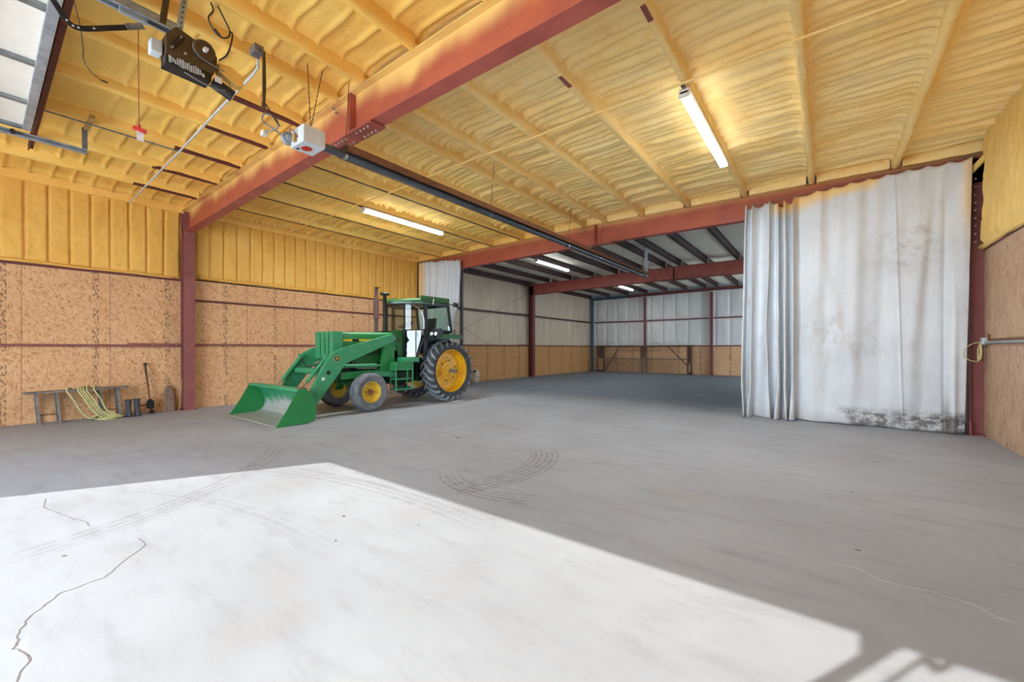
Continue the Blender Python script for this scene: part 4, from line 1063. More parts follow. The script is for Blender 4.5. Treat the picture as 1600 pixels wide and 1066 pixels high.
# removable centre post and a rope in the doorway: they throw the dark bars across the sunlit floor
t = thing('door_post', (9.26, YF+0.1, 0), 'steel post in the doorway behind the camera', 'post')
m = MB(); m.bx(9.235, 9.29, YF+0.075, YF+0.13, 0, DH); m.build('shaft', 'red_steel', t, smooth=False)
m = MB(); m.prism([(9.24, YF+0.09, DH), (9.24, YF+0.09, DH-0.21), (9.22, YF+0.09, DH-0.20), (9.09, YF+0.09, DH-0.04), (9.09, YF+0.09, DH)], (0, 0.02, 0)); m.build('gusset', 'red_steel', t, smooth=False)
m = MB(); m.tube([(9.395, YF+0.10, DH), (9.39, YF+0.10, 1.0)], 0.013, 6); m.bar((9.39, YF+0.10, 4.17), (9.47, YF+0.10, 4.12), 0.03, 0.035); m.bar((9.47, YF+0.10, 4.12), (9.48, YF+0.10, 4.26), 0.03, 0.02)
tag(m.build('pull_rope', 'cord_yellow'), 'pull rope hanging in the doorway behind the camera', 'rope')

# ================================================================== TRACTOR
TX, TY = 3.0, 5.04
def tractor():
    t = thing('tractor', (TX, TY, 0), 'green farm tractor with front loader bucket, yellow wheels and glazed cab', 'tractor')
    class B(MB):
        """mesh in the tractor's own axes: x to its left side, y to its rear"""
        def build(self, name, mat, parent=t, **kw):
            self.v = [(x+TX, y+TY, z) for x, y, z in self.v]
            return MB.build(self, name, mat, parent, **kw)
    def tbolts(parent, pts, axis, r, L, mt='bolt_steel', nm='wheel_bolt'):
        for p in pts:
            b = B(); q = v3(p); b.cyl(q, q+v3(axis)*L, r, r*0.85, 6); b.build(nm, mt, parent)
    # ---- rear wheels
    RC = (0.22, 0.895)
    for sg in (1, -1):
        o = (0, RC[0], RC[1]); ax = (sg, 0, 0)
        prof = [(0.60, 0.61), (0.565, 0.70), (0.56, 0.78), (0.59, 0.83), (0.66, 0.850), (0.78, 0.856), (0.90, 0.850), (0.97, 0.83), (1.005, 0.78), (1.0, 0.70), (0.965, 0.61), (0.90, 0.58), (0.66, 0.58)]
        m = B(); m.lathe(prof, o, ax, 64, True); w = m.build('rear_tire', 'tire_black')
        m = B(); n = 24; xc = 0.78
        for side in (1, -1):
            for i in range(n):
                a0 = 2*PI*(i+(0.5 if side < 0 else 0))/n
                vs = []; st = 7
                for kx in range(st):
                    u = kx/(st-1); xx = xc+side*(-0.03+0.275*u); an = a0-sg*0+0.30*u; wd = 0.032*(1+0.25*u)
                    top = 0.900 if u < 0.72 else 0.900-0.075*((u-0.72)/0.28)**1.5
                    bot = 0.845 if u < 0.72 else 0.845-0.10*((u-0.72)/0.28)
                    for da, r in ((-wd, bot), (-wd*0.75, top), (wd*0.75, top), (wd, bot)):
                        vs.append((sg*xx, RC[0]+r*math.cos(an+da), RC[1]+r*math.sin(an+da)))
                fs = []
                for kx in range(st-1):
                    for q in range(4): fs.append((kx*4+q, kx*4+(q+1) % 4, (kx+1)*4+(q+1) % 4, (kx+1)*4+q))
                fs += [(0, 1, 2, 3), tuple(range((st-1)*4, st*4))]
                m.add(vs, fs)
        m.build('tread', 'lit_lug_rubber', w, smooth=False)
        m = B(); m.lathe([(0.955, 0.625), (0.975, 0.625), (0.985, 0.612), (0.975, 0.598), (0.93, 0.585), (0.90, 0.57), (0.80, 0.555), (0.78, 0.535), (0.775, 0.49), (0.785, 0.42), (0.775, 0.36), (0.80, 0.27), (0.815, 0.255), (0.82, 0.18), (0.86, 0.16), (0.865, 0.09), (0.83, 0.085), (0.70, 0.085), (0.70, 0.5), (0.62, 0.60), (0.62, 0.625)], o, ax, 56, True)
        r_ = m.build('rim', 'wheel_yellow', w)
        m = B(); m.cyl((sg*0.70, *RC), (sg*1.16, *RC), 0.05, n=20); m.build('axle_shaft', 'weathered_metal', w)
        m = B(); m.cyl((sg*0.855, *RC), (sg*0.895, *RC), 0.085, 0.07, n=20); m.build('hub', 'front_wheel_yellow', w)
        tbolts(r_, [(sg*0.778, RC[0]+0.39*math.cos(2*PI*i/16), RC[1]+0.39*math.sin(2*PI*i/16)) for i in range(16)], (sg, 0, 0), 0.016, 0.012, 'rust_steel')
        for i in range(6):
            a = 2*PI*(i+0.3)/6; m = B(); m.cyl((sg*0.795, RC[0]+0.305*math.cos(a), RC[1]+0.305*math.sin(a)), (sg*0.800, RC[0]+0.305*math.cos(a), RC[1]+0.305*math.sin(a)), 0.030, n=14); m.build('rim_hole', 'brown_metal', r_)
    # ---- front wheels
    FC = (-2.40, 0.478)
    for sg in (1, -1):
        o = (0, FC[0], FC[1]); ax = (sg, 0, 0)
        prof = [(0.64, 0.27), (0.605, 0.34), (0.60, 0.40), (0.625, 0.445), (0.675, 0.472), (0.685, 0.462), (0.695, 0.462), (0.705, 0.478), (0.745, 0.480), (0.755, 0.468), (0.765, 0.468), (0.775, 0.480), (0.815, 0.478), (0.825, 0.462), (0.835, 0.462), (0.845, 0.472), (0.895, 0.445), (0.92, 0.40), (0.915, 0.34), (0.88, 0.27), (0.86, 0.24), (0.66, 0.24)]
        m = B(); m.lathe(prof, o, ax, 56, True); w = m.build('front_tire', 'tire_grey', t, angle=25)
        m = B(); m.lathe([(0.885, 0.262), (0.89, 0.25), (0.86, 0.238), (0.81, 0.225), (0.78, 0.20), (0.775, 0.12), (0.79, 0.11), (0.79, 0.05), (0.74, 0.05), (0.72, 0.22), (0.66, 0.25), (0.64, 0.262)], o, ax, 40, True); r_ = m.build('rim', 'front_wheel_yellow', w)
        m = B(); m.cyl((sg*0.76, *FC), (sg*0.86, *FC), 0.075, 0.06, n=20); m.cyl((sg*0.86, *FC), (sg*0.885, *FC), 0.045, 0.03, n=16); m.build('hub', 'rust_steel', w)
        tbolts(r_, [(sg*0.778, FC[0]+0.10*math.cos(2*PI*i/6), FC[1]+0.10*math.sin(2*PI*i/6)) for i in range(6)], (sg, 0, 0), 0.014, 0.03, 'rust_steel')
    # ---- front axle and chassis
    m = B(); m.bx(-0.55, 0.55, -2.48, -2.34, 0.60, 0.74); m.bar((0.52, -2.40, 0.66), (0.62, -2.40, 0.48), 0.10, 0.16, (0, 1, 0)); m.bar((-0.52, -2.40, 0.66), (-0.62, -2.40, 0.48), 0.10, 0.16, (0, 1, 0)); m.build('front_axle', 'tractor_green_old', t, bevel=0.015)
    m = B(); m.bx(-0.30, 0.30, -2.95, -1.5, 0.74, 1.02); m.bx(-0.24, 0.24, -1.5, -0.2, 0.62, 1.15); m.build('chassis', 'green_dark', t, bevel=0.02)
    m = B(); m.bx(-0.28, 0.28, -0.5, 0.55, 0.60, 1.25); m.cyl((-0.62, RC[0], RC[1]), (0.62, RC[0], RC[1]), 0.13, n=20); m.build('rear_axle_housing', 'green_dark', t, bevel=0.03)
    m = B(); m.bx(-0.24, 0.24, -2.6, -1.15, 0.98, 1.45); m.build('engine', 'cab_black', t, bevel=0.03)
    for sg in (1, -1):
        m = B(); m.yz([(-3.05, 0.80), (-1.55, 0.86), (-1.55, 0.98), (-2.2, 1.0), (-3.05, 0.98)], sg*0.56, sg*0.60); m.build('loader_frame_rail', 'tractor_green', t, smooth=False, bevel=0.008)
    # ---- hood
    def hood_sec(y, zt, zb, hw):
        pts = []
        for a in np.linspace(0, PI/2, 6): pts.append((hw-0.10+0.10*math.cos(a), y, zt-0.10+0.10*math.sin(a)))
        l = [(-x, yy, z) for x, yy, z in reversed(pts)]
        return [(hw, y, zb)]+pts+l+[(-hw, y, zb)]
    m = B(); secs = [(-2.96, 1.93, 1.36, 0.355), (-2.90, 1.965, 1.36, 0.37), (-2.2, 1.975, 1.40, 0.375), (-1.6, 1.99, 1.45, 0.375), (-1.15, 2.02, 1.52, 0.375)]
    P = [hood_sec(*s_) for s_ in secs]; n = len(P[0]); m.add([p for s_ in P for p in s_], [(i*n+j, i*n+j+1, (i+1)*n+j+1, (i+1)*n+j) for i in range(len(P)-1) for j in range(n-1)]+[tuple(range(n)), tuple(range((len(P)-1)*n, len(P)*n))])
    hd = m.build('hood', 'tractor_green', t)
    for sg in (1, -1):
        x0 = sg*0.3765
        m = B(); m.yz([(-2.86, 1.775), (-1.30, 1.815), (-1.30, 1.755), (-2.30, 1.735), (-2.86, 1.73)], x0, x0+sg*0.002); st = m.build('stripe', 'stripe_yellow', hd, smooth=False)
        m = B(); m.yz([(-2.62, 1.782), (-2.44, 1.786), (-2.44, 1.728), (-2.62, 1.724)], x0+sg*0.0015, x0+sg*0.003); m.build('number_plate', 'cab_black', hd, smooth=False)
        vs, fs = text_mesh('4255', 0.062, 0.0008)
        m = B(); m.add([(x0+sg*0.0042, -2.55+sg*x*1.25, 1.755+y) for x, y, z in vs], fs); m.build('number_lettering', 'stripe_yellow', hd, smooth=False, recalc=False)
    m = B(); m.bx(0.372, 0.377, -2.32, -1.55, 1.38, 1.72); m.bx(-0.377, -0.372, -2.32, -1.55, 1.38, 1.72); m.build('side_screen', 'green_dark', hd, smooth=False)
    for sg in (1, -1):
        m = B(); m.yz([(-2.55, 1.40), (-1.75, 1.40), (-1.75, 1.06), (-2.55, 1.06)], sg*0.36, sg*0.372); m.build('engine_panel', 'tractor_green_old', t, smooth=False)
    m = B(); m.bx(-0.30, 0.30, -2.985, -2.955, 1.40, 1.88); m.build('front_grille', 'green_dark', hd, smooth=False)
    # brush guard: four upright channels and two cross bars
    g = B(); g.bx(-0.40, 0.42, -3.135, -3.12, 1.30, 1.345); g.bx(-0.40, 0.42, -3.135, -3.12, 1.90, 1.955)
    for a, b in ((-0.40, -0.20), (-0.15, 0.02), (0.07, 0.20), (0.25, 0.34)):
        g.bx(a, b, -3.15, -3.13, 1.30, 1.96)
    g.bx(0.34, 0.42, -3.15, -2.90, 1.28, 1.965); g.bx(-0.42, -0.40, -3.15, -2.98, 1.28, 1.965)
    gd = g.build('brush_guard', 'loader_green', t, smooth=False, bevel=0.004)
    m = B(); m.bx(0.36, 0.41, -3.158, -3.145, 1.73, 1.80); m.build('headlamp', 'chrome', gd, smooth=False)
    # ---- stacks
    m = B(); m.lathe([(1.95, 0.055), (2.35, 0.055), (2.36, 0.075), (2.80, 0.075), (3.0, 0.052), (3.195, 0.045)], (0.0, -1.68, 0), (0, 0, 1), 20); e = m.build('exhaust_stack', 'exhaust_rust', t)
    m = B(); m.bar((-0.05, -1.68, 3.20), (0.10, -1.68, 3.215), 0.10, 0.012); m.build('rain_cap', 'rust_steel', e)
    m = B(); m.lathe([(1.95, 0.05), (2.05, 0.06), (2.06, 0.05), (3.02, 0.05), (3.03, 0.055), (3.05, 0.055)], (0.0, -1.41, 0), (0, 0, 1), 20); e = m.build('air_intake', 'black_metal', t)
    m = B(); m.lathe([(3.02, 0.05), (3.04, 0.125), (3.07, 0.13), (3.10, 0.11), (3.115, 0.0)], (0.0, -1.41, 0), (0, 0, 1), 24); m.build('intake_cap', 'black_metal', e)
    # ---- cowl between hood and cab
    for sg in (1, -1):
        m = B(); m.yz([(-1.46, 2.03), (-1.20, 2.06), (-1.10, 2.0), (-1.08, 1.2), (-1.24, 1.2), (-1.30, 1.62), (-1.46, 1.66)], sg*0.36, sg*0.40); c = m.build('cowl', 'tractor_green_old', t, smooth=False, bevel=0.01)
        m = B(); m.yz([(-1.44, 1.80), (-1.14, 1.81), (-1.14, 1.72), (-1.44, 1.71)], sg*0.41, sg*0.412); m.build('badge_plate', 'tractor_green_old', c, smooth=False)
        vs, fs = text_mesh('4255', 0.075, 0.0008)
        m = B(); m.add([(sg*0.414, -1.29+sg*x*1.2, 1.765+y) for x, y, z in vs], fs); m.build('badge_lettering', 'stripe_yellow', c, smooth=False, recalc=False)
    m = B(); m.bx(-0.36, 0.36, -1.16, -1.0, 1.1, 2.0); m.build('firewall', 'cab_black', t, smooth=False, bevel=0.02)
    # ---- cab
    cx = 0.74
    m = B(); m.bx(-0.60, 0.60, -0.78, 0.48, 1.10, 1.27)
    m.yz([(-0.66, 1.42), (0.50, 1.42), (0.50, 2.05), (-0.50, 2.05), (-0.66, 1.85)], 0.56, 0.60); m.yz([(-0.66, 1.42), (0.50, 1.42), (0.50, 2.05), (-0.50, 2.05), (-0.66, 1.85)], -0.60, -0.56)
    m.bx(-0.6, 0.6, 0.44, 0.48, 1.42, 2.08)
    m.build('cab_body', 'cab_black', t, smooth=False, bevel=0.01)
    fr = B()
    def bar(a, b, w=0.055, h=0.055): fr.bar(a, b, w, h)
    for sg in (1, -1):
        bar((sg*0.40, -1.05, 1.98), (sg*0.40, -1.05, 2.82), 0.045, 0.045); bar((sg*cx, -0.60, 1.30), (sg*cx, -0.58, 2.84), 0.07, 0.10)
        bar((sg*cx, 0.43, 2.02), (sg*0.72, 0.30, 2.84), 0.07, 0.07); bar((sg*cx, -0.56, 2.10), (sg*cx, 0.43, 2.06), 0.04, 0.05)
        bar((sg*cx, -0.56, 2.80), (sg*0.74, 0.32, 2.82), 0.06, 0.08)
        bar((sg*0.42, -1.03, 1.27), (sg*0.62, -0.80, 1.27), 0.03, 0.04); bar((sg*0.62, -0.80, 1.27), (sg*0.74, -0.64, 1.86), 0.03, 0.05)
        bar((sg*0.41, -1.04, 1.27), (sg*0.40, -1.05, 2.0), 0.035, 0.04); bar((sg*0.40, -1.05, 2.07), (sg*0.73, -0.66, 2.07), 0.03, 0.035); bar((sg*0.40, -1.05, 2.80), (sg*0.73, -0.66, 2.80), 0.04, 0.05)
    bar((-0.40, -1.05, 2.80), (0.40, -1.05, 2.80)); bar((-0.40, -1.05, 2.03), (0.40, -1.05, 2.03)); bar((-0.72, 0.32, 2.82), (0.72, 0.32, 2.82)); bar((-0.72, 0.43, 2.04), (0.72, 0.43, 2.04))
    fr.build('cab_frame', 'cab_black', t, smooth=False, bevel=0.008)
    def pane(name, pts, off):
        m = B(); m.prism(pts, off); return m.build(name, 'cab_glass', t, smooth=False)
    pane('windshield', [(-0.39, -1.06, 2.05), (0.39, -1.06, 2.05), (0.39, -1.06, 2.79), (-0.39, -1.06, 2.79)], (0, 0.006, 0))
    for sg in (1, -1):
        # bowed door glass between the windshield pillar and the centre pillar, and the flat glass below it
        m = B(); P = []
        for u in np.linspace(0, 1, 9):
            bow = 0.05*math.sin(PI*u)
            x, y = 0.40+0.33*u+bow*0.76, -1.05+0.39*u-bow*0.65
            P.append([(sg*x, y, 2.08), (sg*x, y, 2.80)])
        m.grid(np.array(P)); m.build('door_glass', 'cab_glass', t, recalc=False)
        pane('lower_door_glass', [(sg*0.425, -0.985, 1.29), (sg*0.61, -0.84, 1.29), (sg*0.735, -0.742, 1.86), (sg*0.735, -0.742, 2.06), (sg*0.425, -0.985, 2.06)], (sg*-0.003, 0.003, 0))
        pane('quarter_glass', [(sg*0.742, -0.52, 2.12), (sg*0.742, 0.40, 2.09), (sg*0.73, 0.29, 2.80), (sg*0.742, -0.52, 2.78)], (sg*0.004, 0, 0))
        if sg > 0:
            m = B(); m.tube(smooth_path([(0.47, -1.04, 2.80), (0.60, -0.89, 2.76), (0.71, -0.75, 2.62), (0.765, -0.67, 2.42), (0.765, -0.655, 2.10)]), 0.015, 8); m.build('grab_rail', 'chrome', t)
            m = B(); m.tube([(0.76, -0.74, 2.02), (0.79, -0.73, 1.96), (0.79, -0.70, 1.94)], 0.02, 6); m.build('door_handle', 'chrome', t)
    pane('rear_glass', [(-0.70, 0.41, 2.08), (0.70, 0.41, 2.08), (0.70, 0.32, 2.78), (-0.70, 0.32, 2.78)], (0, 0.006, 0))
    # interior
    m = B(); m.bx(-0.26, 0.26, -0.35, 0.18, 1.55, 1.80); m.prism([(-0.26, 0.10, 1.72), (0.26, 0.10, 1.72), (0.22, 0.24, 2.48), (-0.22, 0.24, 2.48)], (0, 0.10, 0)); m.bx(-0.34, -0.28, -0.3, 0.1, 1.9, 1.96); m.bx(0.28, 0.34, -0.3, 0.1, 1.9, 1.96); m.build('seat', 'cab_black', t, bevel=0.03)
    m = B(); m.tube([(0.0, -0.98, 1.7), (0.0, -0.70, 2.20)], 0.035, 10); cl = m.build('steering_column', 'cab_black', t)
    m = B(); c0 = v3((0, -0.68, 2.24)); tilt = math.radians(25)
    m.tube([(c0.x+0.21*math.cos(a), c0.y+0.21*math.sin(a)*math.cos(tilt), c0.z+0.21*math.sin(a)*math.sin(tilt)) for a in np.linspace(0, 2*PI, 33)[:-1]], 0.016, 8, True)
    for a in (0.5, 2.6, 4.7): m.bar(c0, (c0.x+0.21*math.cos(a), c0.y+0.21*math.sin(a)*math.cos(tilt), c0.z+0.21*math.sin(a)*math.sin(tilt)), 0.03, 0.015)
    m.build('steering_wheel', 'cab_black', cl)
    m = B(); m.bx(0.40, 0.62, -0.55, 0.25, 1.5, 1.98); m.build('console', 'cab_black', t, bevel=0.03)
    # roof: lower front, raised rear, pale trim band beneath
    def roofsec(y, zt, zb, hw): return [(-hw, y, zb), (-hw, y, zt-0.05), (-hw+0.10, y, zt), (hw-0.10, y, zt), (hw, y, zt-0.05), (hw, y, zb)]
    def loft(S_, name, mt, par, bv=0.0):
        m = B(); m.add([p for s_ in S_ for p in s_], [(i*6+j, i*6+(j+1) % 6, (i+1)*6+(j+1) % 6, (i+1)*6+j) for i in range(len(S_)-1) for j in range(6)]+[tuple(range(6)), tuple(range(len(S_)*6-6, len(S_)*6))])
        return m.build(name, mt, par, smooth=False, bevel=bv)
    rf = loft([roofsec(-1.20, 2.90, 2.87, 0.22), roofsec(-1.12, 2.935, 2.88, 0.42), roofsec(-0.95, 2.955, 2.88, 0.62), roofsec(-0.72, 2.97, 2.88, 0.78), roofsec(0.28, 2.98, 2.90, 0.78), roofsec(0.38, 2.95, 2.90, 0.75)], 'roof', 'roof_green', t, 0.012)
    for sg in (1, -1):
        m = B(); m.prism([(sg*0.55, -0.66, 2.95), (sg*0.79, -0.78, 2.93), (sg*0.79, 0.30, 2.93), (sg*0.55, 0.30, 2.95)], (0, 0, 0.11)); m.build('roof_rail', 'roof_green', rf, smooth=False, bevel=0.015)
    loft([roofsec(-1.24, 2.86, 2.80, 0.20), roofsec(-1.14, 2.89, 2.80, 0.42), roofsec(-0.97, 2.90, 2.80, 0.62), roofsec(-0.72, 2.905, 2.81, 0.785), roofsec(0.30, 2.915, 2.85, 0.77), roofsec(0.40, 2.91, 2.86, 0.74)], 'roof_trim', 'roof_trim', rf)
    m = B(); m.tube([(0.81, -0.36, 2.85), (0.815, -0.34, 2.98)], 0.010, 6); m.cyl((0.80, -0.36, 2.83), (0.82, -0.36, 2.83), 0.022, n=10); m.build('antenna', 'lamp_white', t)
    m = B(); m.tube([(0.72, 0.38, 2.86), (0.86, 0.46, 2.89)], 0.014, 6); m.cyl((0.86, 0.42, 2.87), (0.88, 0.54, 2.85), 0.07, 0.06, n=20); m.build('rear_lamp', 'cab_black', t)
    # ---- fenders with work lamps
    for sg in (1, -1):
        m = B(); m.prism([(sg*0.60, -0.52, 1.93), (sg*1.02, -0.42, 1.90), (sg*1.02, 0.60, 1.90), (sg*0.60, 0.60, 1.93)], (0, 0, 0.06)); m.prism([(sg*0.99, -0.42, 1.83), (sg*1.02, -0.42, 1.83), (sg*1.02, 0.60, 1.83), (sg*0.99, 0.60, 1.83)], (0, 0, 0.10))
        f = m.build('fender', 'tractor_green_old', t, smooth=False, bevel=0.012)
        m = B(); m.yz([(-0.62, 1.40), (-0.15, 1.40), (-0.15, 1.90), (-0.50, 1.90), (-0.68, 1.72)], sg*0.60, sg*0.64); m.bx(sg*0.62 if sg > 0 else -1.0, 1.0 if sg > 0 else -0.62, -0.56, -0.52, 1.80, 1.92); m.build('fender_panel', 'cab_black', f, smooth=False)
        m = B(); m.yz([(-0.46, 1.88), (-0.28, 1.88), (-0.24, 2.05), (-0.32, 2.13), (-0.44, 2.09)], sg*0.77, sg*1.12); h = m.build('lamp_housing', 'cab_black', f, smooth=False, bevel=0.02)
        for dx in (0.86, 1.03):
            m = B(); m.lathe([(0.0, 0.001), (0.0, 0.055), (0.02, 0.05), (0.03, 0.001)], (sg*dx, -0.455, 1.965), (0, -1, 0.1), 20); m.build('work_lamp', 'lamp_white', h)
        m = B(); m.tube([(sg*0.80, 0.50, 1.96), (sg*0.80, 0.50, 2.12)], 0.022, 8); m.build('marker_lamp', 'rust_steel', f)
    # ---- steps and platform on the left
    m = B(); m.bx(0.55, 0.95, -1.42, -0.98, 1.19, 1.31); m.build('platform_box', 'loader_green', t, smooth=False, bevel=0.008)
    m = B(); m.bx(0.50, 0.92, -1.72, -1.18, 0.98, 1.19); m.build('battery_box', 'tractor_green', t, smooth=False, bevel=0.01)
    m = B(); m.bx(0.93, 0.95, -1.745, -1.715, 0.46, 1.20); m.bx(0.93, 0.95, -1.21, -1.18, 0.46, 1.20); m.bx(0.70, 0.72, -1.745, -1.715, 0.46, 1.00); m.bx(0.70, 0.72, -1.21, -1.18, 0.46, 1.00); st = m.build('step_frame', 'loader_green', t, smooth=False)
    for z in (0.47, 0.74, 0.985):
        m = B(); m.bx(0.70, 0.955, -1.74, -1.185, z, z+0.03); m.build('step', 'loader_green', st, smooth=False, bevel=0.004)
    m = B(); m.cyl((0.20, -1.55, 0.78), (0.20, -0.75, 0.78), 0.20, n=24); m.build('fuel_tank', 'green_dark', t)
    # ---- loader
    for sg in (1, -1):
        x0, x1 = sg*0.66, sg*0.76
        poly = [(-1.62, 1.86), (-1.70, 1.925), (-3.08, 1.56), (-3.30, 1.46), (-3.46, 1.30), (-3.93, 0.46), (-3.85, 0.32), (-3.70, 0.30), (-3.17, 0.98), (-3.02, 1.19), (-1.64, 1.74)]
        m = B(); m.yz(poly, x0, x1); a = m.build('loader_arm', 'loader_green', t, smooth=False, bevel=0.010)
        m = B(); m.cyl((x1, -3.44, 1.0), (x1+sg*0.003, -3.44, 1.0), 0.052, n=20); m.build('arm_hole', 'black_metal', a)
        m = B(); m.bx(min(x1, x1+sg*0.002), max(x1, x1+sg*0.002), -3.60, -3.53, 0.83, 0.90); m.build('white_sticker', 'paper_white', a, smooth=False)
        if sg > 0:
            yc, zc = -3.235, 1.315
            def rr(w, x):  return [(yc+w*(math.cos(q)*1.0+0.35*math.copysign(1, math.cos(q))), zc+w*(math.sin(q)*0.9+0.25*math.copysign(1, math.sin(q)))) for q in np.linspace(0.01, 2*PI+0.01, 25)[:-1]]
            m = B(); m.yz(rr(0.056, 0), 0.760, 0.7615); e = m.build('emblem_border', 'stripe_yellow', a, smooth=False)
            m = B(); m.yz(rr(0.050, 0), 0.7615, 0.763); m.build('emblem_ground', 'cab_black', e, smooth=False)
            deer = [(-0.05, -0.005), (-0.028, 0.012), (-0.020, 0.030), (-0.028, 0.042), (-0.012, 0.038), (-0.006, 0.018), (0.020, 0.010), (0.038, 0.016), (0.036, 0.004), (0.050, -0.026), (0.042, -0.028), (0.022, -0.006), (-0.004, -0.008), (-0.026, -0.030), (-0.034, -0.026), (-0.022, -0.004)]
            m = B(); m.yz([(yc+y, zc+z) for y, z in deer], 0.763, 0.7645); m.build('emblem_figure', 'stripe_yellow', e, smooth=False)
        m = B(); m.yz([(-1.86, 1.72), (-1.60, 1.86), (-1.56, 1.80), (-1.56, 0.86), (-2.02, 0.86), (-1.96, 1.0)], sg*0.54, sg*0.65); ms = m.build('loader_mast', 'tractor_green', t, smooth=False, bevel=0.008)
        m = B(); m.yz([(-2.15, 0.97), (-1.56, 0.92), (-1.56, 0.80), (-2.15, 0.84)], sg*0.34, sg*0.70); m.build('mast_foot', 'loader_green', ms, smooth=False, bevel=0.006)
        m = B(); m.cyl((sg*0.52, -1.66, 1.80), (sg*0.79, -1.66, 1.80), 0.035, n=14); m.build('pivot_pin', 'chrome', a)
        m = B(); m.cyl((sg*0.62, -3.06, 1.13), (sg*0.62, -2.1, 1.12), 0.045, n=14); c = m.build('lift_cylinder', 'loader_green', t)
        m = B(); m.cyl((sg*0.62, -2.1, 1.12), (sg*0.62, -1.85, 1.118), 0.024, n=12); m.build('piston_rod', 'chrome', c)
        m = B(); m.cyl((sg*0.60, -3.42, 1.34), (sg*0.60, -3.86, 0.80), 0.042, n=14); c = m.build('bucket_cylinder', 'loader_green', t)
        m = B(); m.cyl((sg*0.60, -3.86, 0.80), (sg*0.60, -4.10, 0.56), 0.022, n=12); m.build('piston_rod', 'chrome', c)
        m = B(); m.bx(min(sg*0.56, sg*0.66), max(sg*0.56, sg*0.66), -3.46, -3.36, 1.28, 1.42); m.build('elbow_bracket', 'loader_green', a, smooth=False, bevel=0.01)
    m = B(); m.cyl((-0.66, -3.50, 1.02), (0.66, -3.50, 1.02), 0.075, n=20); m.build('torque_tube', 'loader_green', t)
    m = B(); m.tube(smooth_path([(0.55, -3.42, 1.38), (0.40, -3.38, 1.30), (0.1, -3.42, 1.16), (-0.2, -3.46, 1.12), (-0.5, -3.44, 1.28), (-0.6, -3.42, 1.36)]), 0.014, 6); m.tube(smooth_path([(0.5, -3.42, 1.34), (0.3, -3.46, 1.18), (0.28, -3.52, 1.10), (0.30, -3.58, 1.0)]), 0.014, 6); m.build('hydraulic_hose', 'wire_black', t)
    m = B(); m.tube(smooth_path([(0.62, -2.75, 1.25), (0.60, -2.72, 1.15), (0.58, -2.6, 1.06), (0.55, -2.3, 1.05), (0.55, -2.0, 1.04)]), 0.012, 6); m.build('steel_line', 'weathered_metal', t)
    # bucket
    prof = [(-4.76, 0.004), (-4.22, 0.02), (-4.08, 0.06), (-3.995, 0.16), (-3.985, 0.30), (-4.03, 0.46), (-4.13, 0.62), (-4.24, 0.70)]
    bw = 1.215
    m = B(); th = [(0, 0.014), (0.0, 0.014), (0.008, 0.012), (0.014, 0.006), (0.015, 0.0), (0.014, -0.004), (0.012, -0.008), (0.010, -0.012)]
    outer = [(y+0.016*i/8.0+0.0, z) for i, (y, z) in enumerate(prof)]
    inn = [(y, z+0.012) if i < 3 else (y-0.016, z+0.004) for i, (y, z) in enumerate(prof)]
    m.prism([(-bw, y, z) for y, z in outer]+[(-bw, y, z) for y, z in reversed(inn)], (2*bw, 0, 0)); bk = m.build('bucket', 'bucket_worn', t, angle=20)
    end = [(-4.76, 0.004), (-4.20, 0.006), (-4.02, 0.03), (-3.97, 0.09), (-3.955, 0.30), (-4.0, 0.46), (-4.12, 0.66), (-4.18, 0.715), (-4.33, 0.715), (-4.42, 0.56), (-4.55, 0.32)]
    for x0, x1 in ((bw-0.004, bw+0.016), (-bw-0.016, -bw+0.004)):
        m = B(); m.yz(end, x0, x1); m.build('bucket_side', 'tractor_green', bk, smooth=False, bevel=0.003)
        m = B(); m.yz([(-4.76, 0.0), (-4.5, 0.0), (-4.46, 0.12), (-4.62, 0.16)], x0-0.004 if x0 > 0 else x0-0.008, x1+0.008 if x0 > 0 else x1+0.004); m.build('corner_plate', 'tractor_green', bk, smooth=False)
    m = B(); m.yz([(-4.345, 0.665), (-4.14, 0.665), (-4.14, 0.725), (-4.345, 0.725)], -bw, bw); m.build('top_channel', 'loader_green', bk, smooth=False, bevel=0.008)
    for xx in (-0.60, 0.60, -0.72, 0.72):
        m = B(); m.yz([(-4.14, 0.66), (-4.02, 0.60), (-3.70, 0.42), (-3.70, 0.28), (-3.96, 0.24)], xx-0.012, xx+0.012); m.build('bucket_lug', 'loader_green', bk, smooth=False)
    m = B(); m.bar((bw-0.15, -4.24, 0.735), (bw+0.01, -4.24, 0.735), 0.14, 0.02); m.build('rusty_corner', 'rust_steel', bk, smooth=False)
    return t
tractor()

# ================================================================== LOOSE THINGS
m = MB()
n = 26
pts = [(4.15+0.10*(0.75+0.4*random.random())*math.cos(2*PI*i/n), 5.26+0.34*(0.75+0.4*random.random())*math.sin(2*PI*i/n), 0.006) for i in range(n)]
m.add(pts+[(4.13, 5.26, 0.02)], [(i, (i+1) % n, n) for i in range(n)]+[tuple(range(n))])
tag(m.build('paper_scrap', 'paper_white', smooth=False), 'white scrap of paper pinched under the near rear tractor tire', 'paper')
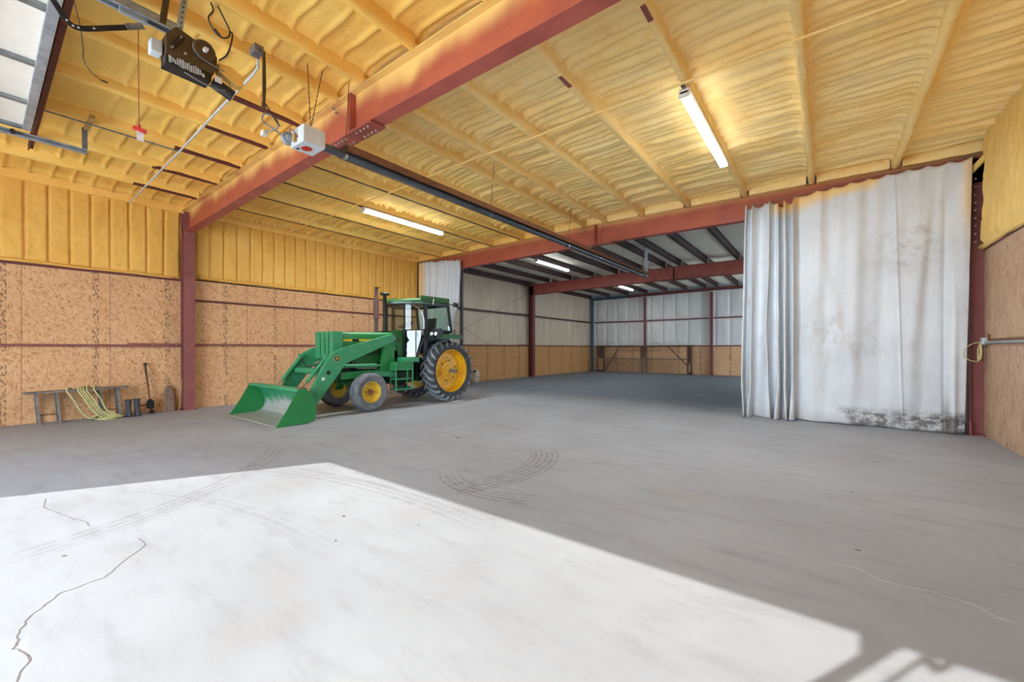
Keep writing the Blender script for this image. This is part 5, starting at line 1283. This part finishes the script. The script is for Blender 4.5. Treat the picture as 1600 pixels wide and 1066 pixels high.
# crumpled bag beyond the rear wheel
t = thing('crumpled_bag', (0.15, 10.4, 0), 'crumpled pale sack on the floor behind the big rear wheel', 'bag')
m = MB(); na, nb = 22, 12
P = np.zeros((nb, na+1, 3))
for i in range(nb):
    v_ = i/(nb-1)
    for j in range(na+1):
        a = 2*PI*(j % na)/na; r = 0.19*(0.85+0.25*math.sin(v_*PI))*(1+0.5*float(vnoise(math.cos(a)*2+3, v_*4+math.sin(a)*2, 5)))
        if i == nb-1: r *= 0.45
        P[i, j] = (0.15+r*math.cos(a), 10.4+r*1.1*math.sin(a), 0.004+0.56*v_+0.06*v_*math.sin(a*2))
m.grid(P); m.build('sack', 'bag_tan', t)
m = MB(); m.ball((0.22, 10.34, 0.53), 0.10, 10, (1, 1.1, 0.35)); m.build('dark_mouth', 'black_metal', t)

# bench of two trestles with a plank and a long hose over it
bt = thing('trestle_bench', (0.0, -2.0, 0), 'low weathered plank bench on splayed metal legs against the board wall', 'bench')
m = MB(); m.prism([(-0.20, -2.70, 0.63), (0.14, -2.70, 0.63), (0.14, -1.15, 0.66), (-0.20, -1.15, 0.66)], (0, 0, 0.03)); m.build('plank', 'weathered_metal', bt, smooth=False, bevel=0.005)
for y0, sgn in ((-2.56, 1), (-1.62, -1)):
    for sx in (1, -1):
        for dy in (0.02, 0.30):
            yy = y0+dy*sgn if sgn > 0 else y0+0.30-dy
            m = MB(); m.bar((-0.03+sx*0.10, yy, 0.63), (-0.03+sx*0.215, yy+0.05, 0.0), 0.05, 0.035, (0, 1, 0)); lg = m.build('leg', 'weathered_metal', bt, smooth=False)
m = MB(); m.tube([(0.05, -2.50, 0.50), (0.05, -2.28, 0.62)], 0.008, 5); m.build('diagonal_stay', 'weathered_metal', bt)
m = MB(); m.tube([(0.05, -2.20, 0.48), (0.06, -1.95, 0.62)], 0.008, 5); m.build('diagonal_stay', 'weathered_metal', bt)
m = MB(); m.bar((0.12, -2.49, 0.20), (0.12, -2.23, 0.20), 0.02, 0.03); m.bar((0.12, -1.58, 0.20), (0.12, -1.32, 0.20), 0.02, 0.03); m.build('spreader', 'rust_steel', bt, smooth=False)
ht = thing('garden_hose', (0.1, -1.8, 0), 'pale yellow-green hose looped over the plank bench', 'hose')
hp = []
loops = [(-2.12, 0.02, -1.78), (-1.96, 0.10, -1.60), (-1.92, 0.05, -1.55), (-1.88, 0.02, -1.50), (-1.83, 0.0, -1.46), (-1.72, -0.03, -1.40)]
m = MB()
for i, (yt, xo, yb) in enumerate(loops):
    sag = 0.02+0.006*i if i else 0.12
    pts = [(-0.16, yt+0.10, 0.69), (0.02+xo*0.5, yt+0.03, 0.715+0.006*i), (0.16+xo*0.3, yt, 0.66), (0.20+xo*0.5, yt+0.10, 0.45), (0.24+xo*0.6, (yt+yb)/2+0.02, 0.22), (0.27+xo*0.7, yb-0.02, 0.06+0.012*i), (0.27+xo*0.6, yb+0.10, sag), (0.24+xo*0.2, min(yb+0.2, -1.28), 0.018+0.004*i), (0.16, -1.27, 0.02)]
    m.tube(smooth_path(pts, 8), 0.014, 7)
for i in range(2):
    m.tube([(0.14+0.20*math.cos(a)*1.1, -1.52+(0.18+0.03*i)*math.sin(a), 0.016+0.022*i) for a in np.linspace(0, 2*PI, 31)[:-1]], 0.014, 7, True)
m.build('coil', 'hose_green', ht)
m = MB(); m.cyl((0.16, -1.30, 0.02), (0.20, -1.24, 0.02), 0.018, n=8); m.build('hose_end', 'brown_metal', ht)

# rubber boots
def boot(x, y, label):
    t = thing('rubber_boot', (x, y, 0), label, 'boot', 'pair of rubber boots')
    m = MB()
    secs = [(0.012, 0.058, 0.12, 0.06), (0.05, 0.056, 0.12, 0.06), (0.09, 0.052, 0.10, 0.04), (0.13, 0.048, 0.066, 0.01), (0.20, 0.050, 0.058, 0.0), (0.30, 0.056, 0.060, 0.0), (0.385, 0.060, 0.064, 0.0)]
    n = 20; vs = []
    for z, rx, ry, off in secs:
        for j in range(n):
            a = 2*PI*j/n; vs.append((x+off*0.9+ry*math.cos(a), y+rx*math.sin(a), z))
    k = len(secs); fs = [(i*n+j, i*n+(j+1) % n, (i+1)*n+(j+1) % n, (i+1)*n+j) for i in range(k-1) for j in range(n)]
    # inner shaft
    o = len(vs)
    for z, rx, ry, off in ((0.385, 0.053, 0.057, 0), (0.12, 0.042, 0.046, 0)):
        for j in range(n):
            a = 2*PI*j/n; vs.append((x+ry*math.cos(a), y+rx*math.sin(a), z))
    fs += [((k-1)*n+j, (k-1)*n+(j+1) % n, o+(j+1) % n, o+j) for j in range(n)]+[(o+j, o+(j+1) % n, o+n+(j+1) % n, o+n+j) for j in range(n)]+[tuple(range(o+n, o+2*n)), tuple(range(n))]
    m.add(vs, fs); m.build('upper', 'rubber_boot', t, angle=50)
    m = MB(); m.lathe([(0.365, 0.063), (0.365, 0.068), (0.388, 0.068), (0.388, 0.063)], (x, y, 0), (0, 0, 1), 20, True); m.build('top_band', 'foot_rubber', t)
    m = MB(); m.prism([(x+0.045+0.108*math.cos(2*PI*j/18), y+0.058*math.sin(2*PI*j/18), 0) for j in range(18)], (0, 0, 0.022)); m.build('sole', 'foot_rubber', t, smooth=False)
boot(0.13, -1.165, 'dark rubber boot beside the hose, left one of the pair')
boot(0.11, -1.015, 'dark rubber boot toward the leaning jack, right one of the pair')

# high lift jack
jt = thing('lifting_jack', (-0.10, -0.74, 0), 'rusty dark bar jack standing against the board wall beside the boots', 'jack')
m = MB(); m.bar((-0.12, -0.715, 0.03), (-0.17, -0.82, 1.20), 0.022, 0.045, (1, 0, 0)); m.build('bar', 'black_metal', jt, smooth=False)
m = MB(); m.bar((-0.09, -0.735, 0.25), (-0.14, -0.855, 1.22), 0.018, 0.026, (1, 0, 0)); m.build('handle', 'rust_steel', jt, smooth=False, bevel=0.004)
m = MB(); m.bx(-0.17, -0.06, -0.80, -0.67, 0.12, 0.30); m.cyl((-0.17, -0.735, 0.30), (-0.06, -0.735, 0.30), 0.045, n=14); rn = m.build('runner', 'black_metal', jt, bevel=0.012)
m = MB(); m.bx(-0.14, -0.09, -1.00, -0.79, 0.19, 0.225); m.build('lifting_nose', 'rust_steel', jt, smooth=False, bevel=0.006)
m = MB(); m.bx(-0.20, -0.04, -0.76, -0.66, 0, 0.03); m.bx(-0.16, -0.08, -0.74, -0.68, 0.03, 0.09); m.build('base_plate', 'black_metal', jt, smooth=False, bevel=0.006)
m = MB(); m.cyl((-0.20, -0.815, 1.18), (-0.13, -0.815, 1.18), 0.03, n=12); m.build('top_clamp', 'black_metal', jt)
# boards leaning near the column
m = MB(); b0, b1 = (-0.10, -0.36), (-0.26, -0.36); hh = 0.64
poly = [(-0.09, 0.0), (0.085, 0.0), (0.085, 0.54), (0.05, 0.61), (0.0, 0.64), (-0.05, 0.61), (-0.09, 0.54)]
m.prism([(-0.14-0.13*z/hh, -0.36+y, z) for y, z in poly], (0.035, 0, 0.0)); tag(m.build('wooden_board', 'grey_wood', smooth=False, bevel=0.006), 'short round-topped grey board leaning on the wall left of the red column', 'board')
m = MB(); m.bar((-0.02, -0.215, 0.005), (-0.10, -0.125, 0.78), 0.012, 0.030, (1, 0, 0)); tag(m.build('wooden_lath', 'raw_wood', smooth=False), 'thin wooden lath leaning against the red column by the bench', 'lath')

# wooden rack by the back wall
rt = thing('wooden_rack', (3.5, 22.55, 0), 'long dark wooden rack with one shelf against the back wall', 'rack')
def rk(name, x0, x1, y0, y1, z0, z1, mt='old_wood'):
    m = MB(); m.bx(x0, x1, y0, y1, z0, z1); m.build(name, mt, rt, smooth=False, bevel=0.006)
rk('top_board', 0.38, 6.52, 22.22, 22.30, 1.66, 1.75)
rk('back_board', 0.38, 6.52, 22.66, 22.74, 1.66, 1.75)
rk('shelf', 0.36, 6.2, 22.22, 22.74, 0.88, 0.93, 'grey_wood')
for a, b, w in ((0.40, 0.98, 0.10), (3.40, 3.74, 0.0), (6.22, 6.50, 0.0)):
    if w:
        rk('leg', a, a+w, 22.24, 22.32, 0, 1.66); rk('leg', b-w, b, 22.24, 22.32, 0, 1.66); rk('end_panel', a+w, b-w, 22.30, 22.32, 0.93, 1.66); rk('foot', a, b, 22.24, 22.34, 0, 0.12)
    elif a < 4:
        rk('leg', a+0.02, a+0.10, 22.26, 22.34, 0, 0.88, 'grey_wood'); rk('leg', b-0.12, b, 22.26, 22.34, 0, 0.88, 'grey_wood'); rk('end_panel', a, b, 22.30, 22.32, 0.93, 1.66)
    else:
        rk('leg', a, a+0.08, 22.24, 22.34, 0, 1.66); rk('leg', b-0.10, b, 22.24, 22.34, 0, 1.66); rk('end_panel', a+0.08, b-0.10, 22.30, 22.32, 0.66, 1.66); rk('foot', a, b, 22.24, 22.34, 0, 0.14)
m = MB(); m.bar((1.0, 22.21, 0.05), (2.05, 22.21, 1.66), 0.05, 0.08, (0, 1, 0)); m.build('brace', 'old_wood', rt, smooth=False)
m = MB(); m.bar((6.25, 22.21, 0.55), (5.15, 22.21, 1.66), 0.05, 0.08, (0, 1, 0)); m.build('brace', 'old_wood', rt, smooth=False)

# outlet box, conduit and cord on the right wall
et = thing('outlet_box', (14.95, 7.46, 1.68), 'grey outlet box with steel conduit on the right board wall', 'outlet')
m = MB(); m.bx(14.90, 14.98, 7.40, 7.53, 1.62, 1.74); m.build('box', 'box_grey', et, smooth=False, bevel=0.008)
m = MB(); m.cyl((14.945, YF+0.02, 1.655), (14.945, 7.40, 1.655), 0.022, n=12); m.build('conduit', 'galvanised', et)
m = MB(); m.bx(14.955, 14.98, YF+0.02, 7.46, 1.69, 1.72); m.build('backing_strip', 'rust_steel', et, smooth=False)
m = MB(); m.bx(14.95, 14.98, 7.30, 7.36, 1.70, 1.80); m.build('clip', 'rust_steel', et, smooth=False)
m = MB()
m.tube(smooth_path([(14.89, 7.47, 1.66), (14.86, 7.46, 1.5), (14.86, 7.34, 1.36), (14.86, 7.25, 1.42), (14.87, 7.30, 1.58), (14.89, 7.42, 1.62), (14.87, 7.50, 1.5), (14.86, 7.44, 1.33), (14.86, 7.34, 1.40), (14.88, 7.40, 1.58), (14.89, 7.45, 1.62)]), 0.007, 6)
m.tube(smooth_path([(14.89, 7.47, 1.66), (14.80, 7.42, 1.64), (14.70, 7.40, 1.55), (14.68, 7.40, 1.42), (14.76, 7.41, 1.34), (14.86, 7.42, 1.32)]), 0.007, 6)
tag(m.build('extension_cord', 'cord_yellow'), 'thin yellow cord looped below the grey outlet box', 'cord')
